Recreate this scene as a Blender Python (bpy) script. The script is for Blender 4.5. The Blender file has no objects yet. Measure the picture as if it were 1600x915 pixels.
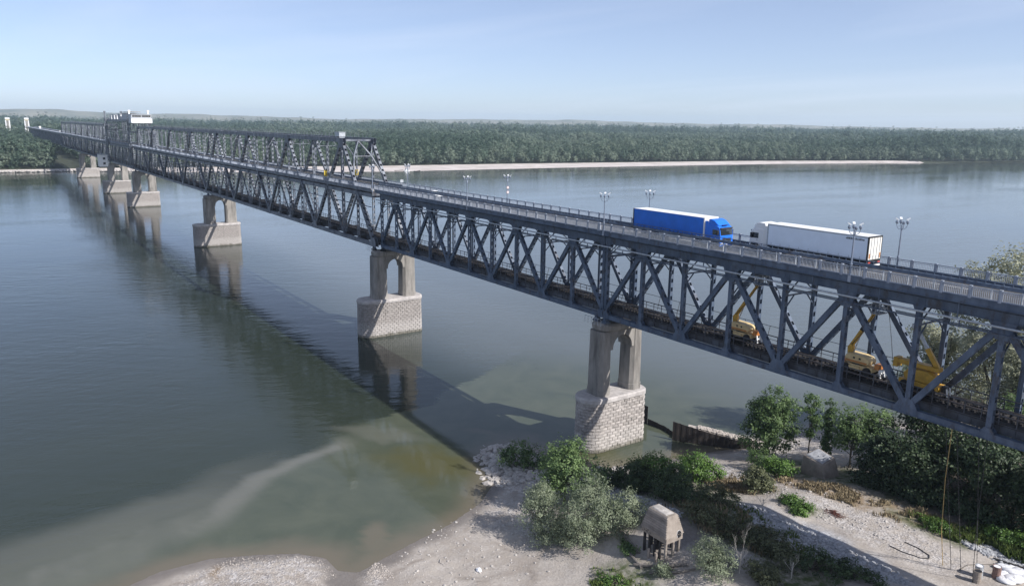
import bpy, math, random
import numpy as np
from mathutils import Vector, Matrix

RND = random.Random(11)
SC = bpy.context.scene
COL = SC.collection
pi = math.pi

# ------------------------------------------------------------------ camera
cam = bpy.data.cameras.new("camera")
cam_o = bpy.data.objects.new("camera", cam)
COL.objects.link(cam_o)
cam.sensor_width = 36.0
cam.lens = 1209.4 / 1600.0 * 36.0
cam.clip_start = 0.5
cam.clip_end = 60000.0
_r = Vector((0.564539, 0.825296, 0.013495))
_u = Vector((-0.183392, 0.109474, 0.976925))
_f = Vector((-0.804775, 0.553987, -0.213155))
CAM = Vector((87.64, -77.70, 50.42))
cam_o.matrix_world = Matrix(((_r.x, _u.x, -_f.x, CAM.x), (_r.y, _u.y, -_f.y, CAM.y),
                             (_r.z, _u.z, -_f.z, CAM.z), (0, 0, 0, 1)))
SC.camera = cam_o

# ------------------------------------------------------------------ sky and sun
SUN = Vector((1.16, 0.52, 1.0)).normalized()
world = bpy.data.worlds.new("World")
SC.world = world
world.use_nodes = True
wn, wl = world.node_tree.nodes, world.node_tree.links
wn.clear()
sky = wn.new("ShaderNodeTexSky")
sky.sky_type = 'NISHITA'
sky.sun_disc = False
sky.sun_elevation = math.asin(SUN.z)
sky.sun_rotation = math.atan2(SUN.x, SUN.y)
sky.altitude = 50
sky.air_density = 0.6
sky.dust_density = 0.6
sky.ozone_density = 2.5
# thin high cirrus: streaks laid out by direction on a plane far overhead
tc = wn.new("ShaderNodeTexCoord")
sep = wn.new("ShaderNodeSeparateXYZ")
wl.new(tc.outputs["Generated"], sep.inputs[0])
def wmath(op, a, b=None):
    n = wn.new("ShaderNodeMath"); n.operation = op
    for i, x in enumerate((a, b)):
        if x is None: continue
        if isinstance(x, (int, float)): n.inputs[i].default_value = x
        else: wl.new(x, n.inputs[i])
    return n.outputs[0]
zz = wmath('ADD', wmath('MAXIMUM', sep.outputs[2], 0.0), 0.06)
cx = wmath('DIVIDE', sep.outputs[0], zz)
cy = wmath('DIVIDE', sep.outputs[1], zz)
cmb = wn.new("ShaderNodeCombineXYZ")
wl.new(cx, cmb.inputs[0]); wl.new(cy, cmb.inputs[1])
mp = wn.new("ShaderNodeMapping")
mp.inputs["Rotation"].default_value = (0, 0, math.radians(-62))
mp.inputs["Scale"].default_value = (0.07, 0.20, 1)
wl.new(cmb.outputs[0], mp.inputs[0])
cn = wn.new("ShaderNodeTexNoise")
cn.inputs["Scale"].default_value = 1.5
cn.inputs["Detail"].default_value = 8
cn.inputs["Roughness"].default_value = 0.58
cn.inputs["Distortion"].default_value = 0.6
wl.new(mp.outputs[0], cn.inputs["Vector"])
cr = wn.new("ShaderNodeMapRange")
cr.inputs[1].default_value = 0.45; cr.inputs[2].default_value = 0.80
cr.inputs[3].default_value = 0.20; cr.inputs[4].default_value = 0.58
wl.new(cn.outputs[0], cr.inputs[0])
wmix = wn.new("ShaderNodeMix"); wmix.data_type = 'RGBA'
wl.new(cr.outputs[0], wmix.inputs["Factor"])
tint = wn.new("ShaderNodeMix"); tint.data_type = 'RGBA'; tint.blend_type = 'MULTIPLY'
tint.inputs["Factor"].default_value = 1.0
tint.inputs["B"].default_value = (1.09, 1.02, 1.035, 1)      # the camera's cool white balance, the same in every direction
wl.new(sky.outputs[0], tint.inputs["A"])
wl.new(tint.outputs["Result"], wmix.inputs["A"])
wmix.inputs["B"].default_value = (6.1, 6.6, 7.7, 1)
bg = wn.new("ShaderNodeBackground")
bg.inputs["Strength"].default_value = 0.108
wl.new(wmix.outputs["Result"], bg.inputs["Color"])
wo = wn.new("ShaderNodeOutputWorld")
wl.new(bg.outputs[0], wo.inputs["Surface"])

sun = bpy.data.lights.new("sun", 'SUN')
sun.energy = 5.0
sun.angle = math.radians(0.53)
sun.color = (1.0, 0.965, 0.925)
sun_o = bpy.data.objects.new("sun", sun)
COL.objects.link(sun_o)
sun_o.rotation_euler = SUN.to_track_quat('Z', 'Y').to_euler()
sun_o.location = (200, 150, 300)

SC.view_settings.view_transform = 'Standard'
SC.view_settings.look = 'None'
SC.view_settings.gamma = 1
SC.view_settings.exposure = 0.42
try:
    SC.cycles.volume_bounces = 1
    SC.cycles.max_bounces = 8
    SC.cycles.diffuse_bounces = 3
    SC.cycles.glossy_bounces = 3
    SC.cycles.transmission_bounces = 4
    SC.cycles.transparent_max_bounces = 6
    SC.cycles.sample_clamp_indirect = 6
except Exception:
    pass

# ------------------------------------------------------------------ materials
def mat(name, c, rough=0.7, metal=0.0, var=0.12, scale=1.0, c2=None, bump=0.0, bscale=6.0,
        stretch=(1, 1, 1), lo=0.35, hi=0.65, obj_random=0.0, spec=0.5, local=False, transl=0.0, patch=None, tide=False):
    m = bpy.data.materials.new(name)
    m.use_nodes = True
    n, l = m.node_tree.nodes, m.node_tree.links
    b = n["Principled BSDF"]
    b.inputs["Roughness"].default_value = rough
    b.inputs["Metallic"].default_value = metal
    b.inputs["Specular IOR Level"].default_value = spec
    if local:
        g = n.new("ShaderNodeTexCoord"); vec = g.outputs["Object"]
    else:
        g = n.new("ShaderNodeNewGeometry"); vec = g.outputs["Position"]
    mpn = n.new("ShaderNodeMapping")
    mpn.inputs["Scale"].default_value = stretch
    l.new(vec, mpn.inputs[0])
    t = n.new("ShaderNodeTexNoise")
    t.inputs["Scale"].default_value = scale
    t.inputs["Detail"].default_value = 6
    t.inputs["Roughness"].default_value = 0.62
    l.new(mpn.outputs[0], t.inputs["Vector"])
    mr = n.new("ShaderNodeMapRange")
    mr.inputs[1].default_value = lo; mr.inputs[2].default_value = hi
    l.new(t.outputs[0], mr.inputs[0])
    mx = n.new("ShaderNodeMix"); mx.data_type = 'RGBA'
    l.new(mr.outputs[0], mx.inputs["Factor"])
    if c2 is None:
        mx.inputs["A"].default_value = (*[min(1, x * (1 - var)) for x in c], 1)
        mx.inputs["B"].default_value = (*[min(1, x * (1 + var)) for x in c], 1)
    else:
        mx.inputs["A"].default_value = (*c, 1)
        mx.inputs["B"].default_value = (*c2, 1)
    out = mx.outputs["Result"]
    if obj_random:
        oi = n.new("ShaderNodeObjectInfo")
        r = n.new("ShaderNodeMapRange")
        r.inputs[3].default_value = 1 - obj_random; r.inputs[4].default_value = 1 + obj_random
        l.new(oi.outputs["Random"], r.inputs[0])
        vm = n.new("ShaderNodeVectorMath"); vm.operation = 'SCALE'
        l.new(out, vm.inputs[0]); l.new(r.outputs[0], vm.inputs["Scale"])
        out = vm.outputs[0]
    def mixin(out, fac, colr):
        q = n.new("ShaderNodeMix"); q.data_type = 'RGBA'
        l.new(fac, q.inputs["Factor"]); l.new(out, q.inputs["A"]); q.inputs["B"].default_value = (*colr, 1)
        return q.outputs["Result"]
    if patch:
        pc, ps, p0, p1, pk, pst = patch
        mq = n.new("ShaderNodeMapping"); mq.inputs["Scale"].default_value = pst; l.new(vec, mq.inputs[0])
        tp = n.new("ShaderNodeTexNoise"); tp.inputs["Scale"].default_value = ps; tp.inputs["Detail"].default_value = 7; tp.inputs["Roughness"].default_value = .7
        l.new(mq.outputs[0], tp.inputs["Vector"])
        pr = n.new("ShaderNodeMapRange"); pr.inputs[1].default_value = p0; pr.inputs[2].default_value = p1; pr.inputs[4].default_value = pk
        l.new(tp.outputs[0], pr.inputs[0]); out = mixin(out, pr.outputs[0], pc)
    if tide:
        gp = n.new("ShaderNodeNewGeometry"); sp = n.new("ShaderNodeSeparateXYZ"); l.new(gp.outputs["Position"], sp.inputs[0])
        tn = n.new("ShaderNodeTexNoise"); tn.inputs["Scale"].default_value = .9; tn.inputs["Detail"].default_value = 6; l.new(gp.outputs["Position"], tn.inputs["Vector"])
        za = n.new("ShaderNodeMath"); za.operation = 'MULTIPLY_ADD'; za.inputs[1].default_value = 1.6; l.new(tn.outputs[0], za.inputs[0]); l.new(sp.outputs[2], za.inputs[2])
        for z0, z1, kk, cc in ((4.6, 3.4, .35, (.50, .475, .45)), (1.75, 1.15, .8, (.085, .08, .055))):
            zr = n.new("ShaderNodeMapRange"); zr.inputs[1].default_value = z0; zr.inputs[2].default_value = z1; zr.inputs[4].default_value = kk
            l.new(za.outputs[0], zr.inputs[0]); out = mixin(out, zr.outputs[0], cc)
    l.new(out, b.inputs["Base Color"])
    if bump:
        t2 = n.new("ShaderNodeTexNoise")
        t2.inputs["Scale"].default_value = bscale
        t2.inputs["Detail"].default_value = 5
        l.new(vec, t2.inputs["Vector"])
        bp = n.new("ShaderNodeBump")
        bp.inputs["Strength"].default_value = bump
        bp.inputs["Distance"].default_value = 0.05
        l.new(t2.outputs[0], bp.inputs["Height"])
        l.new(bp.outputs[0], b.inputs["Normal"])
    return m

def leafmat(name, dark, light, transl=0.25, rough=0.55):
    """leaf colour from the per-leaf 'tint' attribute (real differences between leaves and branches)"""
    m = bpy.data.materials.new(name)
    m.use_nodes = True
    n, l = m.node_tree.nodes, m.node_tree.links
    b = n["Principled BSDF"]
    b.inputs["Roughness"].default_value = rough
    b.inputs["Specular IOR Level"].default_value = 0.35
    a = n.new("ShaderNodeAttribute"); a.attribute_name = "tint"
    oi = n.new("ShaderNodeObjectInfo")
    ad = n.new("ShaderNodeMath"); ad.operation = 'MULTIPLY_ADD'
    ad.inputs[1].default_value = 0.30; 
    l.new(oi.outputs["Random"], ad.inputs[0]); l.new(a.outputs["Fac"], ad.inputs[2])
    sb = n.new("ShaderNodeMath"); sb.operation = 'SUBTRACT'; sb.inputs[1].default_value = 0.15
    sb.use_clamp = True
    l.new(ad.outputs[0], sb.inputs[0])
    mx = n.new("ShaderNodeMix"); mx.data_type = 'RGBA'
    mx.inputs["A"].default_value = (*dark, 1); mx.inputs["B"].default_value = (*light, 1)
    l.new(sb.outputs[0], mx.inputs["Factor"])
    l.new(mx.outputs["Result"], b.inputs["Base Color"])
    tr = n.new("ShaderNodeBsdfTranslucent")
    l.new(mx.outputs["Result"], tr.inputs["Color"])
    ms = n.new("ShaderNodeMixShader"); ms.inputs[0].default_value = transl
    l.new(b.outputs[0], ms.inputs[1]); l.new(tr.outputs[0], ms.inputs[2])
    l.new(ms.outputs[0], n["Material Output"].inputs["Surface"])
    return m

M = {}
M['steel'] = mat("blue_grey_bridge_paint", (0.048, 0.072, 0.118), 0.5, 0, scale=0.9, c2=(0.108, 0.142, 0.20), stretch=(1, 1, 0.35), bump=0.15, bscale=3, patch=((0.045, 0.034, 0.03), 1.1, .54, .66, .75, (1, 1, .5)))
M['steel_dirty'] = mat("weathered_bridge_paint", (0.040, 0.038, 0.042), 0.7, 0, scale=0.8, c2=(0.085, 0.095, 0.115), stretch=(1, 1, 0.4), bump=0.2, bscale=4)
M['steel_old'] = mat("old_grey_bridge_paint", (0.042, 0.053, 0.082), 0.5, 0, scale=0.5, c2=(0.215, 0.235, 0.265), stretch=(1, 1, 0.4), patch=((0.04, 0.032, 0.03), .7, .54, .66, .7, (1, 1, .5)))
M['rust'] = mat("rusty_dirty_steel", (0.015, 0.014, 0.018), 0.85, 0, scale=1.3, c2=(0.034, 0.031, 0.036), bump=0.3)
M['rail'] = mat("worn_rail_steel", (0.20, 0.15, 0.12), 0.5, 0.6, scale=2)
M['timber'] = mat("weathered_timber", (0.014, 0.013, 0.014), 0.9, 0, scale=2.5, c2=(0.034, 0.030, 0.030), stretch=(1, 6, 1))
M['fence'] = mat("pale_blue_railing_paint", (0.24, 0.28, 0.35), 0.5, 0, scale=1.5, c2=(0.36, 0.39, 0.45))
M['asphalt'] = mat("worn_asphalt", (0.040, 0.040, 0.043), 0.85, 0, scale=0.7, c2=(0.068, 0.067, 0.068), bump=0.3, bscale=20)
M['walk'] = mat("pavement_concrete", (0.26, 0.245, 0.225), 0.9, 0, scale=1.2, c2=(0.36, 0.345, 0.32))
M['marking'] = mat("road_marking_white", (0.62, 0.62, 0.60), 0.7, 0, var=0.2, scale=3)
M['galv'] = mat("galvanised_steel", (0.42, 0.45, 0.48), 0.45, 0.4, var=0.15, scale=3)
M['concrete'] = mat("stained_pier_concrete", (0.165, 0.155, 0.142), 0.9, 0, scale=0.45, c2=(0.31, 0.29, 0.265), stretch=(1, 1, 0.35), bump=0.35, bscale=5, patch=((0.075, 0.068, 0.06), 1.0, .5, .68, .75, (1, 1, .12)))
M['stone'] = mat("granite_block", (0.25, 0.228, 0.212), 0.88, 0, scale=2.5, c2=(0.39, 0.358, 0.335), bump=0.6, bscale=7, obj_random=0.2, patch=((0.12, 0.11, 0.10), .8, .55, .72, .6, (1, 1, .3)), tide=True)
M['mortar'] = mat("mortar_joint", (0.235, 0.212, 0.195), 0.95, 0, scale=3)
M['cope'] = mat("coping_stone", (0.31, 0.288, 0.275), 0.85, 0, scale=1.0, c2=(0.47, 0.44, 0.42), bump=0.3)
M['oldconc'] = mat("old_tan_concrete", (0.20, 0.168, 0.142), 0.92, 0, scale=0.8, c2=(0.33, 0.285, 0.245), bump=0.4, bscale=6, obj_random=0.2)
M['sheet'] = mat("dark_rusted_sheet_pile", (0.020, 0.017, 0.016), 0.85, 0, scale=1.5, c2=(0.042, 0.032, 0.028), bump=0.3)
M['rock'] = mat("pale_riprap_rock", (0.27, 0.25, 0.235), 0.92, 0, scale=1.4, c2=(0.46, 0.43, 0.40), bump=0.5)
M['rockgrey'] = mat("blue_grey_gravel", (0.24, 0.245, 0.26), 0.92, 0, scale=1.8, c2=(0.40, 0.405, 0.42), bump=0.5)
M['white'] = mat("white_vehicle_paint", (0.78, 0.78, 0.77), 0.4, 0, var=0.03, scale=0.6)
M['offwhite'] = mat("dusty_white_panel", (0.68, 0.66, 0.61), 0.5, 0, var=0.08, scale=2.0, stretch=(1, 1, 0.2))
M['curtain'] = mat("white_trailer_curtain", (0.76, 0.83, 0.92), 0.5, 0, var=0.03, scale=0.8, bump=0.12, bscale=1.2)
M['bluecurt'] = mat("blue_trailer_curtain", (0.010, 0.140, 0.60), 0.45, 0, var=0.10, scale=0.7, bump=0.15, bscale=1.1)
M['bluecab'] = mat("blue_cab_paint", (0.018, 0.16, 0.68), 0.28, 0, var=0.05, scale=1)
M['black'] = mat("black_plastic", (0.018, 0.018, 0.02), 0.5, 0, var=0.2, scale=3)
M['tyre'] = mat("tyre_rubber", (0.02, 0.02, 0.021), 0.85, 0, var=0.2, scale=4)
M['glass'] = mat("dark_window_glass", (0.02, 0.025, 0.03), 0.06, 0, var=0.1, scale=1, spec=0.9)
M['shell'] = mat("pale_shell_gravel", (0.27, 0.24, 0.215), 0.92, 0, scale=3, c2=(0.42, 0.38, 0.345))
M['fadedred'] = mat("faded_sign_red", (0.42, 0.16, 0.15), 0.5, 0, var=0.05)
M['red'] = mat("red_plastic", (0.42, 0.05, 0.035), 0.4, 0, var=0.1)
M['orange'] = mat("orange_paint", (0.45, 0.17, 0.04), 0.5, 0, var=0.15, scale=2)
M['yellow'] = mat("machine_yellow_paint", (0.50, 0.29, 0.035), 0.5, 0, var=0.16, scale=1.8)
M['sign_yellow'] = mat("sign_yellow", (0.55, 0.40, 0.04), 0.5, 0, var=0.05)
M['cream'] = mat("cream_panel_paint", (0.62, 0.47, 0.24), 0.5, 0, var=0.12, scale=1.5)
M['lampmetal'] = mat("lamp_post_metal", (0.20, 0.235, 0.30), 0.4, 0.3, var=0.12, scale=3)
M['lamphead'] = mat("lamp_head_white", (0.70, 0.72, 0.74), 0.4, 0, var=0.05)
M['lens'] = mat("lamp_lens", (0.5, 0.52, 0.55), 0.1, 0, var=0.05)
M['bark'] = mat("tree_bark", (0.065, 0.052, 0.042), 0.95, 0, scale=3, c2=(0.13, 0.11, 0.09), local=True)
M['deadwood'] = mat("bleached_dead_wood", (0.36, 0.33, 0.30), 0.9, 0, scale=3, c2=(0.50, 0.47, 0.43))
M['drift'] = mat("driftwood", (0.09, 0.08, 0.072), 0.95, 0, scale=2, c2=(0.19, 0.17, 0.15))
M['rope'] = mat("ochre_rope", (0.42, 0.29, 0.11), 0.9, 0, var=0.15, scale=4)
M['cable'] = mat("dark_cable", (0.03, 0.03, 0.032), 0.6, 0, var=0.2, scale=4)
M['sack'] = mat("white_woven_sack", (0.66, 0.66, 0.68), 0.8, 0, var=0.1, scale=3, bump=0.6, bscale=4)
M['barrel'] = mat("rusty_barrel", (0.13, 0.075, 0.06), 0.7, 0, scale=4, c2=(0.24, 0.15, 0.13))
M['house_white'] = mat("white_render", (0.66, 0.67, 0.68), 0.8, 0, var=0.05, scale=1)
M['gold'] = mat("ochre_band", (0.50, 0.40, 0.16), 0.6, 0, var=0.05)
M['wire'] = mat("rusty_wire_heap", (0.10, 0.035, 0.025), 0.9, 0, var=0.3, scale=6)

LEAF = {
    'willow': leafmat("grey_green_willow_leaf", (0.12, 0.155, 0.095), (0.47, 0.52, 0.36), 0.5),
    'poplar': leafmat("poplar_leaf", (0.042, 0.085, 0.030), (0.24, 0.34, 0.135), 0.45),
    'green': leafmat("fresh_green_leaf", (0.040, 0.088, 0.018), (0.135, 0.235, 0.048)),
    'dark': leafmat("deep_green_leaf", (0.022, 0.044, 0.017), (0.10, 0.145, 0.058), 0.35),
    'olive': leafmat("olive_hazy_leaf", (0.17, 0.185, 0.12), (0.46, 0.47, 0.34), 0.45),
    'scrub': leafmat("dull_scrub_leaf", (0.050, 0.060, 0.030), (0.20, 0.215, 0.11), 0.35),
    'deep': leafmat("shaded_wood_leaf", (0.014, 0.030, 0.013), (0.060, 0.092, 0.038), 0.15),  # shade of the wood put into the leaf colour, darker than the other leaves
    'straw': leafmat("dry_straw_grass", (0.18, 0.14, 0.085), (0.36, 0.295, 0.19), 0.15, 0.8),
    'grass': leafmat("green_grass_blade", (0.050, 0.085, 0.018), (0.16, 0.21, 0.06), 0.25),
    'far': leafmat("riverside_forest_leaf", (0.036, 0.070, 0.048), (0.155, 0.215, 0.150), 0.3),
    'far2': leafmat("pale_riverside_forest_leaf", (0.085, 0.125, 0.088), (0.27, 0.325, 0.24), 0.3),
}

# ------------------------------------------------------------------ mesh helpers
class MB:
    """collects simple shapes and links them as ONE mesh"""
    def __init__(s): s.v = []; s.f = []; s.m = []; s.cur = 0
    def add(s, vs, fs):
        o = len(s.v); s.v.extend([tuple(p) for p in vs])
        for f in fs: s.f.append(tuple(i + o for i in f)); s.m.append(s.cur)
        return s
    def box(s, x0, x1, y0, y1, z0, z1):
        return s.add([(x0, y0, z0), (x1, y0, z0), (x1, y1, z0), (x0, y1, z0), (x0, y0, z1), (x1, y0, z1), (x1, y1, z1), (x0, y1, z1)],
                     [(3, 2, 1, 0), (4, 5, 6, 7), (0, 1, 5, 4), (1, 2, 6, 5), (2, 3, 7, 6), (3, 0, 4, 7)])
    def beam(s, a, b, w, h, side=(0, 1, 0)):
        """bar from a to b; w along 'side', h across"""
        a = Vector(a); b = Vector(b); d = (b - a).normalized(); sd = Vector(side)
        sd = (sd - d * sd.dot(d)); sd = sd.normalized() if sd.length > 1e-6 else d.orthogonal().normalized()
        u = d.cross(sd)
        vs = []
        for p in (a, b):
            for i, j in ((-1, -1), (1, -1), (1, 1), (-1, 1)):
                vs.append(p + sd * (i * w / 2) + u * (j * h / 2))
        return s.add(vs, [(0, 1, 2, 3), (7, 6, 5, 4), (0, 4, 5, 1), (1, 5, 6, 2), (2, 6, 7, 3), (3, 7, 4, 0)])
    def tube(s, pts, r, n=6, caps=True):
        pts = [Vector(p) for p in pts]
        if isinstance(r, (int, float)): r = [r] * len(pts)
        ref = None; vs = []
        for i, p in enumerate(pts):
            d = (pts[min(i + 1, len(pts) - 1)] - pts[max(i - 1, 0)]).normalized()
            if ref is None: ref = d.orthogonal().normalized()
            ref = (ref - d * ref.dot(d)).normalized(); q = d.cross(ref)
            for k in range(n):
                a = 2 * pi * k / n
                vs.append(p + (ref * math.cos(a) + q * math.sin(a)) * r[i])
        fs = []
        for i in range(len(pts) - 1):
            for k in range(n):
                k2 = (k + 1) % n
                fs.append((i * n + k, i * n + k2, (i + 1) * n + k2, (i + 1) * n + k))
        if caps:
            fs.append(tuple(range(n - 1, -1, -1))); o = (len(pts) - 1) * n; fs.append(tuple(range(o, o + n)))
        return s.add(vs, fs)
    def lathe(s, prof, c=(0, 0, 0), n=10):
        """profile of (r, z) turned about z at c"""
        vs = []
        for r, z in prof:
            for k in range(n):
                a = 2 * pi * k / n + pi / n
                vs.append((c[0] + r * math.cos(a), c[1] + r * math.sin(a), c[2] + z))
        fs = []
        for i in range(len(prof) - 1):
            for k in range(n):
                k2 = (k + 1) % n
                fs.append((i * n + k, i * n + k2, (i + 1) * n + k2, (i + 1) * n + k))
        fs.append(tuple(range(n - 1, -1, -1))); o = (len(prof) - 1) * n; fs.append(tuple(range(o, o + n)))
        return s.add(vs, fs)
    def prism(s, poly, axis, a, b):
        """closed 2-D outline pushed from a to b along axis (0: outline is y,z; 1: x,z; 2: x,y)"""
        def P(p, t):
            return (t, p[0], p[1]) if axis == 0 else (p[0], t, p[1]) if axis == 1 else (p[0], p[1], t)
        n = len(poly)
        vs = [P(p, a) for p in poly] + [P(p, b) for p in poly]
        fs = [tuple(range(n - 1, -1, -1)), tuple(range(n, 2 * n))]
        for i in range(n): fs.append((i, (i + 1) % n, n + (i + 1) % n, n + i))
        return s.add(vs, fs)
    def loft(s, rings, caps=True):
        n = len(rings[0]); vs = [p for r in rings for p in r]; fs = []
        for i in range(len(rings) - 1):
            for k in range(n):
                k2 = (k + 1) % n
                fs.append((i * n + k, i * n + k2, (i + 1) * n + k2, (i + 1) * n + k))
        if caps:
            fs.append(tuple(range(n - 1, -1, -1))); o = (len(rings) - 1) * n; fs.append(tuple(range(o, o + n)))
        return s.add(vs, fs)
    def mesh(s, name, mats, org=(0, 0, 0), smooth=False, recalc=True):
        me = bpy.data.meshes.new(name)
        ox, oy, oz = org
        me.from_pydata([(x - ox, y - oy, z - oz) for x, y, z in s.v], [], s.f)
        if not isinstance(mats, (list, tuple)): mats = [mats]
        for m in mats: me.materials.append(m)
        if len(mats) > 1: me.polygons.foreach_set("material_index", s.m)
        if recalc:
            import bmesh
            b = bmesh.new(); b.from_mesh(me); bmesh.ops.recalc_face_normals(b, faces=b.faces); b.to_mesh(me); b.free()
        if smooth: me.shade_smooth()
        me.update()
        return me

def put(name, me, parent=None, loc=(0, 0, 0), rot=None, scale=None):
    o = bpy.data.objects.new(name, me)
    COL.objects.link(o)
    o.parent = parent
    o.location = loc
    if rot: o.rotation_euler = rot
    if scale is not None: o.scale = scale if isinstance(scale, (tuple, list)) else (scale,) * 3
    return o

def tag(o, label, cat, group=None, kind=None):
    if label: o["label"] = label
    if cat: o["category"] = cat
    if group: o["group"] = group
    if kind: o["kind"] = kind
    return o

def thing(name, label, cat, loc, rotz=0, group=None):
    o = bpy.data.objects.new(name, None)
    o.empty_display_size = 0.5
    COL.objects.link(o)
    o.location = loc
    o.rotation_euler = (0, 0, rotz)
    return tag(o, label, cat, group)

def struct(name, me, loc=(0, 0, 0)):
    o = put(name, me, None, loc); o["kind"] = "structure"; return o

def copy_tree(o, parent=None):
    c = o.copy(); COL.objects.link(c); c.parent = parent
    for ch in list(o.children): copy_tree(ch, c)
    return c

def vis(me, smooth=True):
    return me
# ------------------------------------------------------------------ the setting: banks, river, hills, haze
SHORE = np.array([(28,-140),(12,-100),(3,-76),(0.6,-68.5),(-0.4,-65.4),(0,-59.9),(2.1,-55.2),(4.5,-51),(7.2,-48.6),(10.6,-48.3),(12.2,-46.6),(11.4,-44.4),(9.9,-38.9),(8.4,-32.7),(5.6,-26),(1.3,-20.9),(-6.2,-17.5),(-8.8,-14.9),(-9.5,-10.4),(-4.3,-7.6),(3.2,-7.4),(7.4,-4.6),(8.4,-0.7),(9.7,5.1),(10.4,10.2),(11.2,13.8),(13.0,20),(13.2,26),(13.9,34.5),(18,43),(24,60),(34,90),(60,150),(110,220),(200,320)], float)

def sdist(X, Y):
    X = np.asarray(X, float); Y = np.asarray(Y, float)
    best = np.full(X.shape, 1e9); inside = np.zeros(X.shape, bool)
    poly = np.vstack([SHORE, [(900, 320), (900, -140)]]); n = len(poly)
    for i in range(n):
        a = poly[i]; b = poly[(i + 1) % n]
        if i < len(SHORE) - 1:
            d = b - a
            t = np.clip(((X - a[0]) * d[0] + (Y - a[1]) * d[1]) / (d @ d), 0, 1)
            best = np.minimum(best, np.hypot(X - a[0] - t * d[0], Y - a[1] - t * d[1]))
        c = ((a[1] > Y) != (b[1] > Y)) & (X < (b[0] - a[0]) * (Y - a[1]) / (b[1] - a[1] + 1e-12) + a[0])
        inside ^= c
    return np.where(inside, best, -best)

def sm(a, b, x):
    t = np.clip((np.asarray(x, float) - a) / (b - a), 0, 1); return t * t * (3 - 2 * t)

_rng = np.random.default_rng(5)
_lat = _rng.random((256, 256))
def vnoise(x, y, s):
    """smooth value noise, cell size s"""
    x = np.asarray(x, float) / s + 1000; y = np.asarray(y, float) / s + 1000
    i = np.floor(x).astype(int); j = np.floor(y).astype(int)
    u = x - i; v = y - j; u = u * u * (3 - 2 * u); v = v * v * (3 - 2 * v)
    g = lambda a, b: _lat[a % 256, b % 256]
    return (g(i, j) * (1 - u) + g(i + 1, j) * u) * (1 - v) + (g(i, j + 1) * (1 - u) + g(i + 1, j + 1) * u) * v
def fbm(x, y, s, o=4):
    r = 0; a = 1; t = 0
    for k in range(o):
        r = r + a * vnoise(x + 37 * k, y - 53 * k, s / 2 ** k); t += a; a *= 0.55
    return r / t

def height(X, Y):
    d = sdist(X, Y)
    beach = np.where(d > 0, np.minimum(.055 * d, 1.2) + .03 * np.clip(d - 20, 0, 40), .12 * d)
    bank = np.where(d > 0, .205 * np.minimum(d, 24.5) + .02 * np.clip(d - 24.5, 0, 60), .3 * d)
    w = sm(-30, -14, Y) * (1 - 0.45 * sm(16, 34, Y))
    h = beach * (1 - w) + bank * w
    h = h + sm(1.5, 8, d) * ((fbm(X, Y, 9, 4) - .5) * 0.7 + (fbm(X, Y, 1.6, 2) - .5) * .16)
    return np.maximum(h, -3.0)
def gz(x, y): return float(height(np.array([x]), np.array([y]))[0])

def grid_mesh(name, xs, ys, zf, mats, attrs=None, smooth=True):
    X, Y = np.meshgrid(xs, ys)
    Z = zf(X, Y)
    nx, ny = len(xs), len(ys)
    co = np.stack([X, Y, Z], -1).reshape(-1, 3)
    I = (np.arange(ny - 1)[:, None] * nx + np.arange(nx - 1)[None]).ravel()
    F = np.stack([I, I + 1, I + nx + 1, I + nx], -1)
    me = bpy.data.meshes.new(name)
    me.vertices.add(len(co)); me.vertices.foreach_set("co", co.ravel())
    me.loops.add(F.size); me.loops.foreach_set("vertex_index", F.ravel())
    me.polygons.add(len(F)); me.polygons.foreach_set("loop_start", np.arange(len(F)) * 4)
    me.update(calc_edges=True)
    for m in mats: me.materials.append(m)
    for k, fn in (attrs or {}).items():
        a = me.attributes.new(k, 'FLOAT', 'POINT')
        a.data.foreach_set("value", np.asarray(fn(X, Y, Z), np.float32).ravel())
    if smooth: me.shade_smooth()
    return me

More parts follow.
